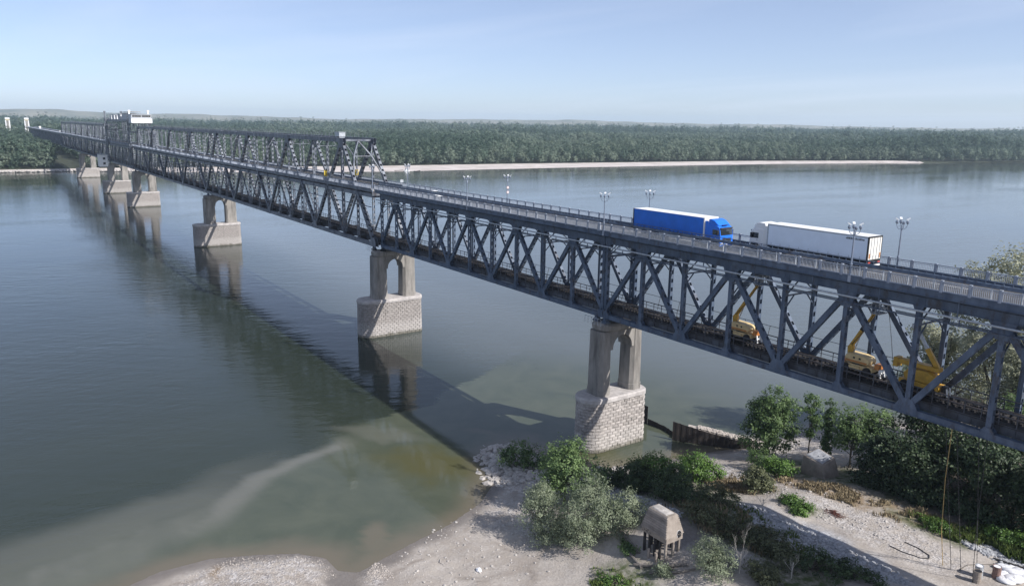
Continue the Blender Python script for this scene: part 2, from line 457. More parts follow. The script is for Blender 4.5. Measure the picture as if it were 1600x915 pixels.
# ---- near bank
def ground_material():
    m = bpy.data.materials.new("river_bank_ground"); m.use_nodes = True
    n, l = m.node_tree.nodes, m.node_tree.links
    b = n["Principled BSDF"]; b.inputs["Roughness"].default_value = 0.95
    b.inputs["Specular IOR Level"].default_value = 0.25
    g = n.new("ShaderNodeNewGeometry")
    def noise(sc, det=6, rough=.6, dist=0.0):
        t = n.new("ShaderNodeTexNoise"); t.inputs["Scale"].default_value = sc
        t.inputs["Detail"].default_value = det; t.inputs["Roughness"].default_value = rough
        t.inputs["Distortion"].default_value = dist
        l.new(g.outputs["Position"], t.inputs["Vector"]); return t.outputs[0]
    def mr(x, a, c, lo=0., hi=1.):
        r = n.new("ShaderNodeMapRange"); r.inputs[1].default_value = a; r.inputs[2].default_value = c
        r.inputs[3].default_value = lo; r.inputs[4].default_value = hi
        l.new(x, r.inputs[0]); return r.outputs[0]
    def mix(f, A, B):
        x = n.new("ShaderNodeMix"); x.data_type = 'RGBA'
        if isinstance(f, float): x.inputs["Factor"].default_value = f
        else: l.new(f, x.inputs["Factor"])
        for s, v in (("A", A), ("B", B)):
            if isinstance(v, tuple): x.inputs[s].default_value = (*v, 1)
            else: l.new(v, x.inputs[s])
        return x.outputs["Result"]
    def att(k):
        a = n.new("ShaderNodeAttribute"); a.attribute_name = k; return a.outputs["Fac"]
    def mul(a, c):
        x = n.new("ShaderNodeMath"); x.operation = 'MULTIPLY'; x.use_clamp = True
        for i, v in enumerate((a, c)):
            if isinstance(v, float): x.inputs[i].default_value = v
            else: l.new(v, x.inputs[i])
        return x.outputs[0]
    sand = mix(mr(noise(.22, 8), .35, .68), (0.285, 0.250, 0.218), (0.405, 0.366, 0.325))
    sand = mix(mul(mr(noise(1.7, 6, .7), .5, .72), .55), sand, (0.25, 0.215, 0.20))
    # pebbles: fine cells
    vo = n.new("ShaderNodeTexVoronoi"); vo.inputs["Scale"].default_value = 4.5
    l.new(g.outputs["Position"], vo.inputs["Vector"])
    vsep = n.new("ShaderNodeSeparateColor"); l.new(vo.outputs["Color"], vsep.inputs[0])
    peb = mix(vsep.outputs[0], (0.22, 0.205, 0.20), (0.55, 0.52, 0.50))
    col = mix(mul(att("pebble"), mr(noise(.9, 5), .38, .58)), sand, peb)
    col = mix(mul(att("strand"), .7), col, mix(noise(3.0), (0.12, 0.098, 0.082), (0.21, 0.175, 0.15)))
    col = mix(mul(att("gravel"), mr(noise(.6, 5), .3, .52)), col, mix(vsep.outputs[1], (0.22, 0.225, 0.245), (0.46, 0.465, 0.485)))
    col = mix(mul(att("dry"), mr(noise(.8, 7, .7), .36, .56)), col, mix(noise(3.0), (0.17, 0.125, 0.085), (0.30, 0.235, 0.165)))
    col = mix(mul(att("green"), mr(noise(.7, 7, .7), .34, .58)), col, mix(noise(4.0), (0.03, 0.045, 0.014), (0.09, 0.11, 0.04)))
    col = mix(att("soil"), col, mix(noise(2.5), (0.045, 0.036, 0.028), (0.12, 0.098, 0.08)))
    col = mix(mul(att("wet"), 0.85), col, mix(noise(.8, 6), (0.105, 0.092, 0.082), (0.17, 0.152, 0.14)))
    l.new(col, b.inputs["Base Color"])
    rg = mr(att("wet"), 0, 1, .95, .55); l.new(rg, b.inputs["Roughness"])
    bp = n.new("ShaderNodeBump"); bp.inputs["Strength"].default_value = 0.7; bp.inputs["Distance"].default_value = .12
    ad = n.new("ShaderNodeMath"); ad.operation = 'ADD'
    l.new(noise(2.2, 8, .7), ad.inputs[0]); l.new(mul(vo.outputs["Distance"], att("pebble")), ad.inputs[1])
    l.new(ad.outputs[0], bp.inputs["Height"]); l.new(bp.outputs[0], b.inputs["Normal"])
    return m

def blob(X, Y, cx, cy, rx, ry, rot=0.0, soft=.45, warp=1.5):
    c, s = math.cos(rot), math.sin(rot)
    wx = X + (fbm(X, Y, 4) - .5) * 2 * warp; wy = Y + (fbm(X + 91, Y + 17, 4) - .5) * 2 * warp
    u = ((wx - cx) * c + (wy - cy) * s) / rx; v = (-(wx - cx) * s + (wy - cy) * c) / ry
    return 1 - sm(1 - soft, 1 + soft * .4, np.hypot(u, v))

def a_wet(X, Y, Z):
    d = sdist(X, Y)
    w = 1 - sm(0.5, 3.0, d + (fbm(X, Y, 3) - .5) * 3)
    w = np.maximum(w, blob(X, Y, 13.2, -48.5, 6.5, 2.6, -.3) * (Z < .8))
    return w
def a_strand(X, Y, Z):
    d = sdist(X, Y) + (fbm(X, Y, 6, 4) - .5) * 2.2
    r = 0
    for c, w, k in ((4.2, .28, .9), (7.0, .5, .7), (9.6, .22, .8), (13.5, .7, .5)):
        r = np.maximum(r, k * np.exp(-((d - c) / w) ** 2))
    r = r * sm(.42, .58, fbm(X + 31, Y, 5, 4))
    # brown stains where water ran off
    for cx_, cy_, rx, ry, th in ((20.6, -37.0, 1.5, .45, .9), (22.4, -36.2, 1.2, .3, .9), (17.0, -30.0, 2.4, .5, .2), (24.5, -31.0, 2.0, .5, -.3)):
        r = np.maximum(r, .75 * blob(X, Y, cx_, cy_, rx, ry, th, .6, .7))
    return r * sm(-18, -24, Y)
def a_pebble(X, Y, Z):
    p = np.maximum(blob(X, Y, 6, -56, 7, 11, .2), blob(X, Y, 14, -45.2, 2.5, 1.2))
    p = np.maximum(p, blob(X, Y, 1, -18, 9, 6)); p = np.maximum(p, blob(X, Y, 14, -24, 9, 4) * .7)
    p = np.maximum(p, blob(X, Y, 20, 4, 12, 5)); p = np.maximum(p, blob(X, Y, 44, 4, 14, 5, -.1) * .8)
    p = np.maximum(p, blob(X, Y, 17, 25, 6, 14) * .6)
    return np.maximum(p, .25 * sm(2, 10, X))
def a_gravel(X, Y, Z):
    return np.maximum(blob(X, Y, 42, -4.2, 13, 3.0, -.02), np.maximum(blob(X, Y, 18, -13, 8, 5) * .9, blob(X, Y, 35, -14, 8, 5) * .5))
def a_dry(X, Y, Z):
    r = blob(X, Y, 26, 2.5, 5.5, 3.2)
    for c in ((34, 8.5, 9, 3), (46, 11, 7, 3), (41, -8.5, 7, 2.5), (3.4, -60.5, 2.4, 1.3)): r = np.maximum(r, blob(X, Y, *c))
    return r
def a_green(X, Y, Z):
    r = blob(X, Y, 33.5, -25, 5, 3.5)
    for c in ((36, 1.2, 3, 1.6), (24, -4, 7, 5), (36, -9, 12, 5), (48, 9.5, 6, 2.2), (55, 13, 8, 3), (17, -12, 7, 4), (33, 15, 14, 5), (46, -13, 6, 4), (29, 3, 3, 2)):
        r = np.maximum(r, blob(X, Y, *c))
    return r
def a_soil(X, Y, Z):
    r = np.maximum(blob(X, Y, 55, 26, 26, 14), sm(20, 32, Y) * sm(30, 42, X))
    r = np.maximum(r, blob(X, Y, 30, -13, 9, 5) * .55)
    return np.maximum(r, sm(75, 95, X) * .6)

gm = ground_material()
xs = np.concatenate([np.arange(-40, -14, 2.0), np.arange(-14, 70, .5), np.arange(70, 130, 2.0), np.arange(130, 352, 12.0)])
ys = np.concatenate([np.arange(-138, -84, 3.0), np.arange(-84, 48, .6), np.arange(48, 110, 3), np.arange(110, 318, 8)])
struct("river_bank", grid_mesh("river_bank", xs, ys, height, [gm],
       dict(wet=a_wet, pebble=a_pebble, gravel=a_gravel, strand=a_strand, dry=a_dry, green=a_green, soil=a_soil)))

# ---- river
PLUME = np.array([(-27, -26), (-23.5, -33), (-21.1, -39.5), (-20.2, -44.9), (-18.6, -49.1), (-14.1, -53.1), (-11.4, -57.1), (-8.9, -63.8), (-6.1, -71.2), (-4.6, -77), (0, -95), (6, -125)], float)
def pl_dist(X, Y, P):
    best = np.full(X.shape, 1e9); side = np.zeros(X.shape); along = np.zeros(X.shape)
    L = 0
    for i in range(len(P) - 1):
        a, b = P[i], P[i + 1]; d = b - a; ln = math.hypot(*d)
        t = np.clip(((X - a[0]) * d[0] + (Y - a[1]) * d[1]) / (d @ d), 0, 1)
        r = np.hypot(X - a[0] - t * d[0], Y - a[1] - t * d[1])
        s = d[0] * (Y - a[1]) - d[1] * (X - a[0])
        k = r < best
        best = np.where(k, r, best); side = np.where(k, np.sign(s), side); along = np.where(k, L + t * ln, along)
        L += ln
    return best, side, along
def w_plume(X, Y, Z):
    wx = X + (fbm(X, Y, 9, 5) - .5) * 4.5; wy = Y + (fbm(X + 50, Y, 9, 5) - .5) * 4.5
    d, s, al = pl_dist(wx, wy, PLUME)
    w = 1.9 + 4.6 * sm(18, 62, al)
    r = .85 * (1 - sm(.15, 1.35, d / w))
    r = r * (0.55 + .45 * sm(.35, .6, fbm(X * .6 + Y * .3, Y, 6, 4))) * sm(4, 12, al)
    # wider faint veil on the river side
    v = (1 - sm(.3, 1.3, np.abs(d - w - 1.5) / (2.6 + .07 * al))) * (s < 0) * .42 * sm(14, 34, al)
    e = blob(X, Y, -24, -27.5, 9, 2.6, .75, .5, 3) * .38
    return np.clip(np.maximum(np.maximum(r, v), e), 0, 1)
def w_shore(X, Y, Z):
    """1 = greenish silty water inshore of the plume, 0 = open river"""
    wx = X + (fbm(X, Y, 14, 4) - .5) * 9; wy = Y + (fbm(X + 50, Y, 14, 4) - .5) * 9
    d, s, al = pl_dist(wx, wy, PLUME)
    inshore = sm(-3, 3, np.where(s > 0, d, -d))
    sd = -sdist(X, Y)
    return np.clip(np.maximum(inshore * sm(48, 20, Y), 1 - sm(2, 22, sd)), 0, 1) * (1 - sm(30, 60, sd))
def w_turbid(X, Y, Z):
    """pale silt load carried along the right bank, beyond the bridge"""
    y = Y + (fbm(X, Y, 60, 3) - .5) * 30
    return np.clip(sm(-6, 26, y) * (.75 + .5 * (fbm(X * .5, Y, 40, 3) - .5)) * (1 - .55 * sm(300, 1200, np.hypot(X, Y))), 0, 1)
def w_shallow(X, Y, Z):
    sd = -sdist(X, Y) + (fbm(X, Y, 5, 4) - .5) * 4.0
    r = 1 - sm(0.2, 5.0, sd)
    r = np.maximum(r, blob(X, Y, 6.2, -41.5, 4.8, 1.6, -.55, .4, 1.2) * .8)
    r = np.maximum(r, blob(X, Y, -14, -12, 5, 1.2, .6, .5, 1.5) * .4)
    return np.clip(r * .95, 0, 1)

def water_material():
    m = bpy.data.materials.new("silty_river_water"); m.use_nodes = True
    n, l = m.node_tree.nodes, m.node_tree.links
    b = n["Principled BSDF"]
    b.inputs["IOR"].default_value = 1.333
    g = n.new("ShaderNodeNewGeometry")
    def mapn(sc, rot=0.):
        q = n.new("ShaderNodeMapping"); q.inputs["Scale"].default_value = sc
        q.inputs["Rotation"].default_value = (0, 0, rot)
        l.new(g.outputs["Position"], q.inputs[0]); return q.outputs[0]
    def noise(vec, sc, det=4, rough=.55, dist=0.):
        t = n.new("ShaderNodeTexNoise"); t.inputs["Scale"].default_value = sc
        t.inputs["Detail"].default_value = det; t.inputs["Roughness"].default_value = rough
        t.inputs["Distortion"].default_value = dist
        l.new(vec, t.inputs["Vector"]); return t.outputs[0]
    def mr(x, a, c, lo=0., hi=1.):
        r = n.new("ShaderNodeMapRange"); r.inputs[1].default_value = a; r.inputs[2].default_value = c
        r.inputs[3].default_value = lo; r.inputs[4].default_value = hi
        l.new(x, r.inputs[0]); return r.outputs[0]
    def mix(f, A, B):
        x = n.new("ShaderNodeMix"); x.data_type = 'RGBA'
        l.new(f, x.inputs["Factor"])
        for s, v in (("A", A), ("B", B)):
            if isinstance(v, tuple): x.inputs[s].default_value = (*v, 1)
            else: l.new(v, x.inputs[s])
        return x.outputs["Result"]
    def att(k):
        a = n.new("ShaderNodeAttribute"); a.attribute_name = k; return a.outputs["Fac"]
    deep = mix(mr(noise(mapn((1, .35, 1), .5), .012, 5), .35, .65), WATER['deep_a'], WATER['deep_b'])
    deep = mix(att("turbid"), deep, WATER['turbid'])
    col = mix(att("shore"), deep, mix(mr(noise(mapn((1, 1, 1)), .12, 6, .6, .8), .35, .65), WATER['shore_a'], WATER['shore_b']))
    col = mix(att("olive"), col, WATER['olive'])
    col = mix(att("plume"), col, WATER['plume'])
    col = mix(att("shallow"), col, WATER['shallow'])
    l.new(col, b.inputs["Base Color"])
    # wind patches change the fine ripple, so also the sheen
    patch = noise(mapn((1, .3, 1), .65), .02, 5, .6, .5)
    l.new(mr(patch, .35, .7, .03, .09), b.inputs["Roughness"])
    q1 = n.new("ShaderNodeMapping"); q1.inputs["Rotation"].default_value = (0, 0, math.radians(-55.6)); l.new(g.outputs["Position"], q1.inputs[0])
    q2 = n.new("ShaderNodeMapping"); q2.inputs["Scale"].default_value = (.22, 1, 1); l.new(q1.outputs[0], q2.inputs[0])
    w0 = noise(q2.outputs[0], .34, 3, .55, .6)
    w1 = noise(mapn((1.0, .45, 1), .35), .55, 3, .5, .3)
    w2 = noise(mapn((1.0, .5, 1), -.3), 2.1, 3, .55)
    w3 = noise(mapn((1.0, .3, 1), .2), .11, 3, .5)
    def mad(x, k, y=None):
        q = n.new("ShaderNodeMath"); q.operation = 'MULTIPLY_ADD'; q.inputs[1].default_value = k
        l.new(x, q.inputs[0])
        if y is None: q.inputs[2].default_value = 0
        else: l.new(y, q.inputs[2])
        return q.outputs[0]
    hgt = mad(w1, 1.0, mad(w2, .36, mad(w3, 1.2, mad(w0, 1.3))))
    bp = n.new("ShaderNodeBump"); bp.inputs["Distance"].default_value = 0.22
    st = mr(patch, .35, .65, .10, .30)
    calm = n.new("ShaderNodeMath"); calm.operation = 'MULTIPLY_ADD'; calm.inputs[1].default_value = -.18; calm.use_clamp = True
    l.new(att("shore"), calm.inputs[0]); l.new(st, calm.inputs[2])
    l.new(calm.outputs[0], bp.inputs["Strength"])
    l.new(hgt, bp.inputs["Height"]); l.new(bp.outputs[0], b.inputs["Normal"])
    return m

WATER = dict(turbid=(0.125, 0.140, 0.138), deep_a=(0.019, 0.027, 0.020), deep_b=(0.030, 0.038, 0.027), shore_a=(0.060, 0.072, 0.052), shore_b=(0.082, 0.092, 0.066), olive=(0.080, 0.078, 0.036),
             plume=(0.142, 0.142, 0.122), shallow=(0.135, 0.118, 0.088))
wxs = np.concatenate([[-860, -400, -200, -110, -80], np.arange(-60, 20, .8), [30, 60, 140, 350]])
wys = np.concatenate([[-2400, -700, -250, -170, -140], np.arange(-125, 60, .9), [70, 100, 150, 220, 330, 700, 1300, 2200, 3600, 5200, 6500]])
struct("river", grid_mesh("river", wxs, wys, lambda X, Y: np.zeros_like(X), [water_material()],
       dict(plume=w_plume, shore=w_shore, shallow=w_shallow, olive=lambda X, Y, Z: np.maximum(blob(X, Y, -9, -25.5, 9.5, 6.5, .5, .7, 4), blob(X, Y, 2.5, -4, 9, 5, .3, .6, 2) * .7) * (sdist(X, Y) < 0), turbid=w_turbid)))

# ---- far bank: beach strip and wooded flood plain out to the hills
BANK = np.array([(-815, -2400), (-800, -1200), (-785, -300), (-773, -60), (-772, -5), (-740, 60), (-690, 180), (-660, 286), (-660, 351), (-655, 477), (-645, 622), (-624, 850), (-578, 1099), (-526, 1195), (-497, 1337), (-420, 1650), (-260, 2300), (0, 3200), (300, 4200), (345, 6500)], float)
BW = np.array([6, 6, 6, 7, 8, 40, 60, 66, 62, 58, 50, 40, 14, .8, .6, .6, .6, .6, .6, .6], float)
def bank_x(y): return np.interp(y, BANK[:, 1], BANK[:, 0])
def beach_w(y): return np.interp(y, BANK[:, 1], BW)
def far_bank():
    yy = np.unique(np.concatenate([BANK[:, 1], np.arange(-2400, 6501, 60.)]))
    off = [(-14, -2.5), (0, -0.1), (3, 0.35)]
    cols = []
    bx = bank_x(yy); bw = beach_w(yy)
    cols.append((bx + 14, np.full_like(yy, -2.5), 0)); cols.append((bx + .5, np.full_like(yy, -.12), .2))
    cols.append((bx - 2, np.full_like(yy, .3), .5)); cols.append((bx - bw * .8, np.full_like(yy, 1.5), .9))
    cols.append((bx - bw, np.full_like(yy, 2.2), 1.3)); cols.append((bx - bw - 30, np.full_like(yy, 3.0), 2))
    cols.append((np.full_like(yy, -1800), np.full_like(yy, 3.0), 2)); cols.append((np.full_like(yy, -8800), np.full_like(yy, 3.0), 2))
    vs = []; n = len(yy)
    for x, z, a in cols:
        for i in range(n): vs.append((x[i], yy[i], z[i]))
    fs = []
    for c in range(len(cols) - 1):
        for i in range(n - 1): fs.append((c * n + i, c * n + i + 1, (c + 1) * n + i + 1, (c + 1) * n + i))
    me = bpy.data.meshes.new("far_bank"); me.from_pydata(vs, [], fs)
    m = mat("far_beach_sand", (0.40, 0.355, 0.33), 0.95, 0, scale=.05, c2=(0.55, 0.50, 0.475))
    m2 = mat("forest_floor", (0.020, 0.026, 0.013), 0.95, 0, scale=.03, c2=(0.045, 0.052, 0.028))
    me.materials.append(m); me.materials.append(m2)
    mi = []
    for c in range(len(cols) - 1):
        for i in range(n - 1): mi.append(0 if c < 4 and yy[i] < 1130 else 1)
    me.polygons.foreach_set("material_index", mi)
    me.update(); return me
struct("far_bank", far_bank())

# ---- hills along the horizon
def ridge(name, dist, prof, c1, c2, depth=900, seed=0):
    rg = np.random.default_rng(seed)
    bear = np.linspace(-0.70, 0.76, 240)        # angle to the right of the camera's own heading
    hd = math.atan2(_f.y, _f.x)
    px = np.array([p[0] for p in prof]); ph = np.array([p[1] for p in prof])
    h = np.interp(bear, px, ph)
    ph1 = rg.random(6) * 6.28
    for k in range(6): h = h * (1 + .10 / (k + 1) * np.sin(bear * (9 * 1.8 ** k) + ph1[k]))
    rows = []
    for q, zf in ((0, -0.2), (.35, .55), (.7, .92), (1.0, 1.0), (1.5, .6)):
        D = dist + q * depth
        rows.append([(CAM.x + D * math.cos(hd - b), CAM.y + D * math.sin(hd - b), 3 + max(0, zf) * hh - (6 if zf < 0 else 0)) for b, hh in zip(bear, h)])
    n = len(bear); fs = []
    for c in range(len(rows) - 1):
        for i in range(n - 1): fs.append((c * n + i, c * n + i + 1, (c + 1) * n + i + 1, (c + 1) * n + i))
    me = bpy.data.meshes.new(name); me.from_pydata([p for r in rows for p in r], [], fs)
    me.materials.append(mat(name + "_cover", c1, .95, 0, scale=.004, c2=c2, stretch=(1, 1, 3)))
    me.shade_smooth(); me.update()
    return struct(name, me)
ridge("distant_hills", 6600, [(-.70, 92), (-.60, 98), (-.55, 106), (-.50, 96), (-.45, 90), (-.3, 86), (-.1, 82), (.1, 78), (.3, 72), (.5, 66), (.76, 66)], (0.10, 0.11, 0.075), (0.24, 0.22, 0.16), 900, 3)
ridge("wooded_hills", 4300, [(-.70, 24), (-.55, 26), (-.35, 22), (-.15, 24), (.1, 27), (.3, 34), (.5, 42), (.76, 48)], (0.028, 0.044, 0.022), (0.05, 0.066, 0.034), 700, 9)

# ---- the summer haze over the river: one closed box around everything, the sky outside it
def haze():
    mb = MB(); mb.box(-9600, 420, -2600, 8200, -4.5, 175)
    m = bpy.data.materials.new("summer_haze"); m.use_nodes = True
    n, l = m.node_tree.nodes, m.node_tree.links
    n.remove(n["Principled BSDF"])
    v = n.new("ShaderNodeVolumePrincipled")
    v.inputs["Color"].default_value = (0.66, 0.83, 1.0, 1)
    v.inputs["Density"].default_value = HAZE
    v.inputs["Anisotropy"].default_value = 0.15
    l.new(v.outputs[0], n["Material Output"].inputs["Volume"])
    o = put("haze", mb.mesh("haze", m)); o["kind"] = "stuff"
HAZE = 0.00008
haze()
# ------------------------------------------------------------------ the bridge
ZC, ZT, ZD = 21.42, 33.85, 34.90          # bottom chord underside, top chord top, road surface
YN, YF, YM = 0.0, 5.8, 2.9                # near truss, far truss, centre line (80 m spans)
RN, RF = -1.68, 7.48                      # railings

def member(p0, p1, w, dep, batten=1.15, bl=.62, t=.05, solid_near=False):
    """riveted strut: two side plates in the truss plane tied by batten plates on both edges"""
    mb = MB(); a = Vector(p0); b = Vector(p1); d = b - a; L = d.length; d.normalize()
    y = Vector((0, 1, 0)); u = d.cross(y).normalized()
    for s in (-1, 1):
        mb.beam(a + y * (s * (dep - t) / 2), b + y * (s * (dep - t) / 2), t, w, y)
        for q in (-1, 1):       # edge angles, standing a little proud
            mb.beam(a + y * (s * (dep / 2 + .015)) + u * (q * (w / 2 - .07)), b + y * (s * (dep / 2 + .015)) + u * (q * (w / 2 - .07)), .03, .13, y)
    n = max(2, int(L / batten)); st = L / n
    for i in range(n):
        c = a + d * (st * (i + .5))
        for q in (-1, 1):
            e = u * (q * (w / 2 - .02))
            mb.beam(c - d * (st * bl / 2) + e, c + d * (st * bl / 2) + e, dep - 2 * t - .004, .03, y)
    return mb

def rail_panel_mesh(L=2.44, h=1.0, n=14):
    mb = MB(); t = .036
    mb.box(-L / 2, L / 2, -.04, .04, h - .09, h)
    mb.box(-L / 2, L / 2, -.03, .03, .0, .07)
    mb.box(-L / 2, L / 2, -.022, .022, h - .24, h - .205)
    for i in range(n):
        x = -L / 2 + L * (i + .5) / n
        mb.box(x - t / 2, x + t / 2, -.018, .018, .07, h - .09)
    for s in (-1, 1): mb.box(s * (L / 2) - (.05 if s > 0 else 0), s * (L / 2) + (.05 if s < 0 else 0), -.028, .028, .07, h - .09)
    return mb.mesh("railing_panel", M['fence'])
def rail_post_mesh():
    mb = MB(); mb.box(-.105, .105, -.09, .09, .0, 1.10); mb.box(-.13, .13, -.12, .12, 1.10, 1.16); mb.box(-.14, .14, -.12, .12, -.05, .06)
    return mb.mesh("railing_post", M['fence'])
def barrier_mesh(L, sgn):
    mb = MB()
    if sgn > 0:          # near side: deep rounded beam with a thin top rail
        prof = [(-.10, 1.17), (.02, 1.13), (.12, 1.2), (.14, 1.33), (.12, 1.46), (.02, 1.53), (-.10, 1.49)]
        mb.prism(prof, 0, 0, L)
        mb.box(0, L, -.04, .04, 1.76, 1.83)
        k = .4
        while k < L: mb.box(k - .03, k + .03, -.03, .03, 1.5, 1.77); k += .8
    else:                # far side: low beam
        prof = [(0, .10), (.06, .15), (.06, .25), (0, .30), (0, .36), (.06, .41), (.06, .49), (0, .54), (-.02, .54), (-.02, .10)]
        mb.prism([(-y, z) for y, z in prof], 0, 0, L)
    return mb.mesh("crash_barrier", M['steel'])
def barrier_post_mesh(h):
    mb = MB(); mb.box(-.06, .06, -.05, .05, 0, h); return mb.mesh("barrier_post", M['galv'])

SH = {}
def shared(key, fn):
    if key not in SH: SH[key] = fn()
    return SH[key]

def deck(root, x0, x1, org, steel, detail=2):
    """roadway, pavements, edge girders and railings from x0 to x1 (span coordinates), as parts of root"""
    L = x1 - x0
    def P(name, mb, m): return put(name, mb.mesh(name, m, org), root)
    b = MB(); b.box(x0, x1, -1.55, 7.35, 34.45, 34.74); P("deck_slab", b, M['concrete'])
    b = MB(); b.box(x0, x1, -.86, 6.66, 34.744, ZD); P("roadway", b, M['asphalt'])
    for ya, yb in ((-1.62, -.9), (6.7, 7.42)):
        b = MB(); b.box(x0, x1, ya, yb, 34.744, 35.04); P("pavement", b, M['walk'])
    if detail:
        b = MB()
        for y in (-.55, 6.35): b.box(x0, x1, y - .06, y + .06, ZD + .004, ZD + .008)
        k = x0 + 2
        while k + 4 < x1: b.box(k, k + 4, YM - .06, YM + .06, ZD + .004, ZD + .008); k += 9
        o = P("road_marking", b, M['marking']); o["kind"] = "stuff"
    for y, s in ((-1.66, -1), (7.46, 1)):
        b = MB(); b.box(x0, x1, min(y, y - s * .05), max(y, y - s * .05), 34.36, 35.06)
        b.box(x0, x1, min(y, y + s * .12), max(y, y + s * .12), 35.02, 35.10); b.box(x0, x1, min(y, y + s * .10), max(y, y + s * .10), 34.36, 34.42)
        P("edge_girder", b, steel)
    # sloping soffit plates under the overhangs
    for y0_, y1_, s in ((-1.6, -.32, 1), (7.4, 6.12, -1)):
        b = MB(); b.prism([(y0_, 34.34), (y1_, 33.95), (y1_, 34.0), (y0_, 34.40)], 0, x0, x1); P("soffit_plate", b, steel)
    n = max(1, round(L / 2.6667)); st = L / n
    if detail == 2:
        pm = shared("rp", rail_panel_mesh); qm = shared("rq", rail_post_mesh)
        for y in (RN, RF):
            for i in range(n):
                put("railing_panel", pm, root, (x0 + st * (i + .5) - org[0], y - org[1], 35.12 - org[2]))
            for i in range(n + 1):
                xx = min(max(x0 + st * i, x0 + .11), x1 - .11)
                put("railing_post", qm, root, (xx - org[0], y - org[1], 35.05 - org[2]))
        for y, s in ((-.52, 1), (6.52, -1)):
            put("crash_barrier", shared(("cb", round(L, 2), s), lambda: barrier_mesh(L, s)), root, (x0 - org[0], y - org[1], ZD - org[2]))
            bp = shared(("bp", s), lambda: barrier_post_mesh(1.2 if s > 0 else .5))
            for i in range(n):
                put("barrier_post", bp, root, (x0 + st * (i + .5) - org[0], y - s * (.09 if s < 0 else .0) - org[1], ZD - org[2]))
    else:
        for y in (RN, RF):
            b = MB()
            b.box(x0, x1, y - .05, y + .05, 36.02, 36.14); b.box(x0, x1, y - .04, y + .04, 35.12, 35.2)
            m_ = int(n * (6 if detail else 2))
            for i in range(m_ + 1):
                x = x0 + L * i / m_; w = .1 if i % (6 if detail else 2) == 0 else .04
                xx = min(max(x, x0 + w), x1 - w); b.box(xx - w, xx + w, y - .045, y + .045, 35.1, 36.1)
            P("railing", b, M['fence'])
        for y, s in ((-.72, 1), (6.52, -1)):
            b = MB(); b.box(x0, x1, y - .04, y + .04, 35.3, 35.75)
            for i in range(n): b.box(x0 + st * (i + .5) - .06, x0 + st * (i + .5) + .06, y - .1, y - .041, ZD, 35.7)
            P("crash_barrier", b, M['steel'])

def rail_deck(root, x0, x1, org, y0=YM, detail=2):
    """railway on the lower level"""
    def P(name, mb, m): return put(name, mb.mesh(name, m, org), root)
    L = x1 - x0
    for y in (y0 - 1.0, y0 + 1.0):
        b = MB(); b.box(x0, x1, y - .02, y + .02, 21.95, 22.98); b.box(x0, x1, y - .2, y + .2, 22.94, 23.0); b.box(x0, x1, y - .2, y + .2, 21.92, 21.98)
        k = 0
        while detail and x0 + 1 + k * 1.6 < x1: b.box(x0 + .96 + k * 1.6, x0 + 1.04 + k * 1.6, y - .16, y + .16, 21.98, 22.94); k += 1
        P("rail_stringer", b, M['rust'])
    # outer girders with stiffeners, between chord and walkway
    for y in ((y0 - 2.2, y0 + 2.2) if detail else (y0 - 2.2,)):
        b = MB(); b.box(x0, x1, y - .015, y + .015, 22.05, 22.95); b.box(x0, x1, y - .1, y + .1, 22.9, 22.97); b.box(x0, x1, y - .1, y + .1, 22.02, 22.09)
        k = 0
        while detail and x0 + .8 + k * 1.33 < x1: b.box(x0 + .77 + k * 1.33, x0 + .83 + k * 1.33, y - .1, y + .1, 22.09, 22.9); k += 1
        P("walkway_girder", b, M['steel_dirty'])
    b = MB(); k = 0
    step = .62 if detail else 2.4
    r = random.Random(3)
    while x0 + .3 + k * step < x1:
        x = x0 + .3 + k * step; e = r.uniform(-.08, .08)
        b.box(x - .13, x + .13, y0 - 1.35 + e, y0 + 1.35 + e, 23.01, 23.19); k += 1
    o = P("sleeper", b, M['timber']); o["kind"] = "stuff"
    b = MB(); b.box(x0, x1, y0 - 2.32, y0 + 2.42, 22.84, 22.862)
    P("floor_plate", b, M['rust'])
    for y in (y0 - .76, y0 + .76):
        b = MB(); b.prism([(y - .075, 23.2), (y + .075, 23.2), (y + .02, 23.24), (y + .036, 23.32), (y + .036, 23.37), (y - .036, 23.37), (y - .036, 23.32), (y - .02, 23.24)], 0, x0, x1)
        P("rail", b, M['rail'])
    if detail:
        for y in (y0 - 1.85, y0 + 1.85):
            b = MB(); k = 0
            while x0 + k * 2.0 < x1 - .1:
                xa = x0 + k * 2.0; b.box(xa + .01, min(xa + 1.97, x1), y - .42, y + .42, 22.985 + (k % 3) * .006, 23.03 + (k % 3) * .006); k += 1
            o = P("walkway_plank", b, M['timber']); o["kind"] = "stuff"
        for y, zt, nm in ((y0 - 2.35, 24.35, 1), (y0 + 2.35, 24.05, -1)):
            b = MB()
            b.box(x0, x1, y - .055, y + .055, zt - .1, zt); b.box(x0, x1, y - .03, y + .03, zt - .55, zt - .49)
            k = 0
            while x0 + .5 + k * 1.6 < x1: b.box(x0 + .46 + k * 1.6, x0 + .54 + k * 1.6, y - .035, y + .035, 22.97, zt - .1); k += 1
            P("handrail", b, M['steel_dirty'])
        # cable carried on slanted arms beyond the far handrail
        b = MB(); y = y0 + 2.9; b.tube([(x0, y, 25.1), (x1, y, 25.1)], .035, 5)
        k = 0
        while x0 + 2 + k * 4 < x1: b.beam((x0 + 2 + k * 4, y0 + 2.4, 23.2), (x0 + 2 + k * 4, y, 25.1), .05, .05, (1, 0, 0)); k += 1
        P("cable_rail", b, M['cable'])

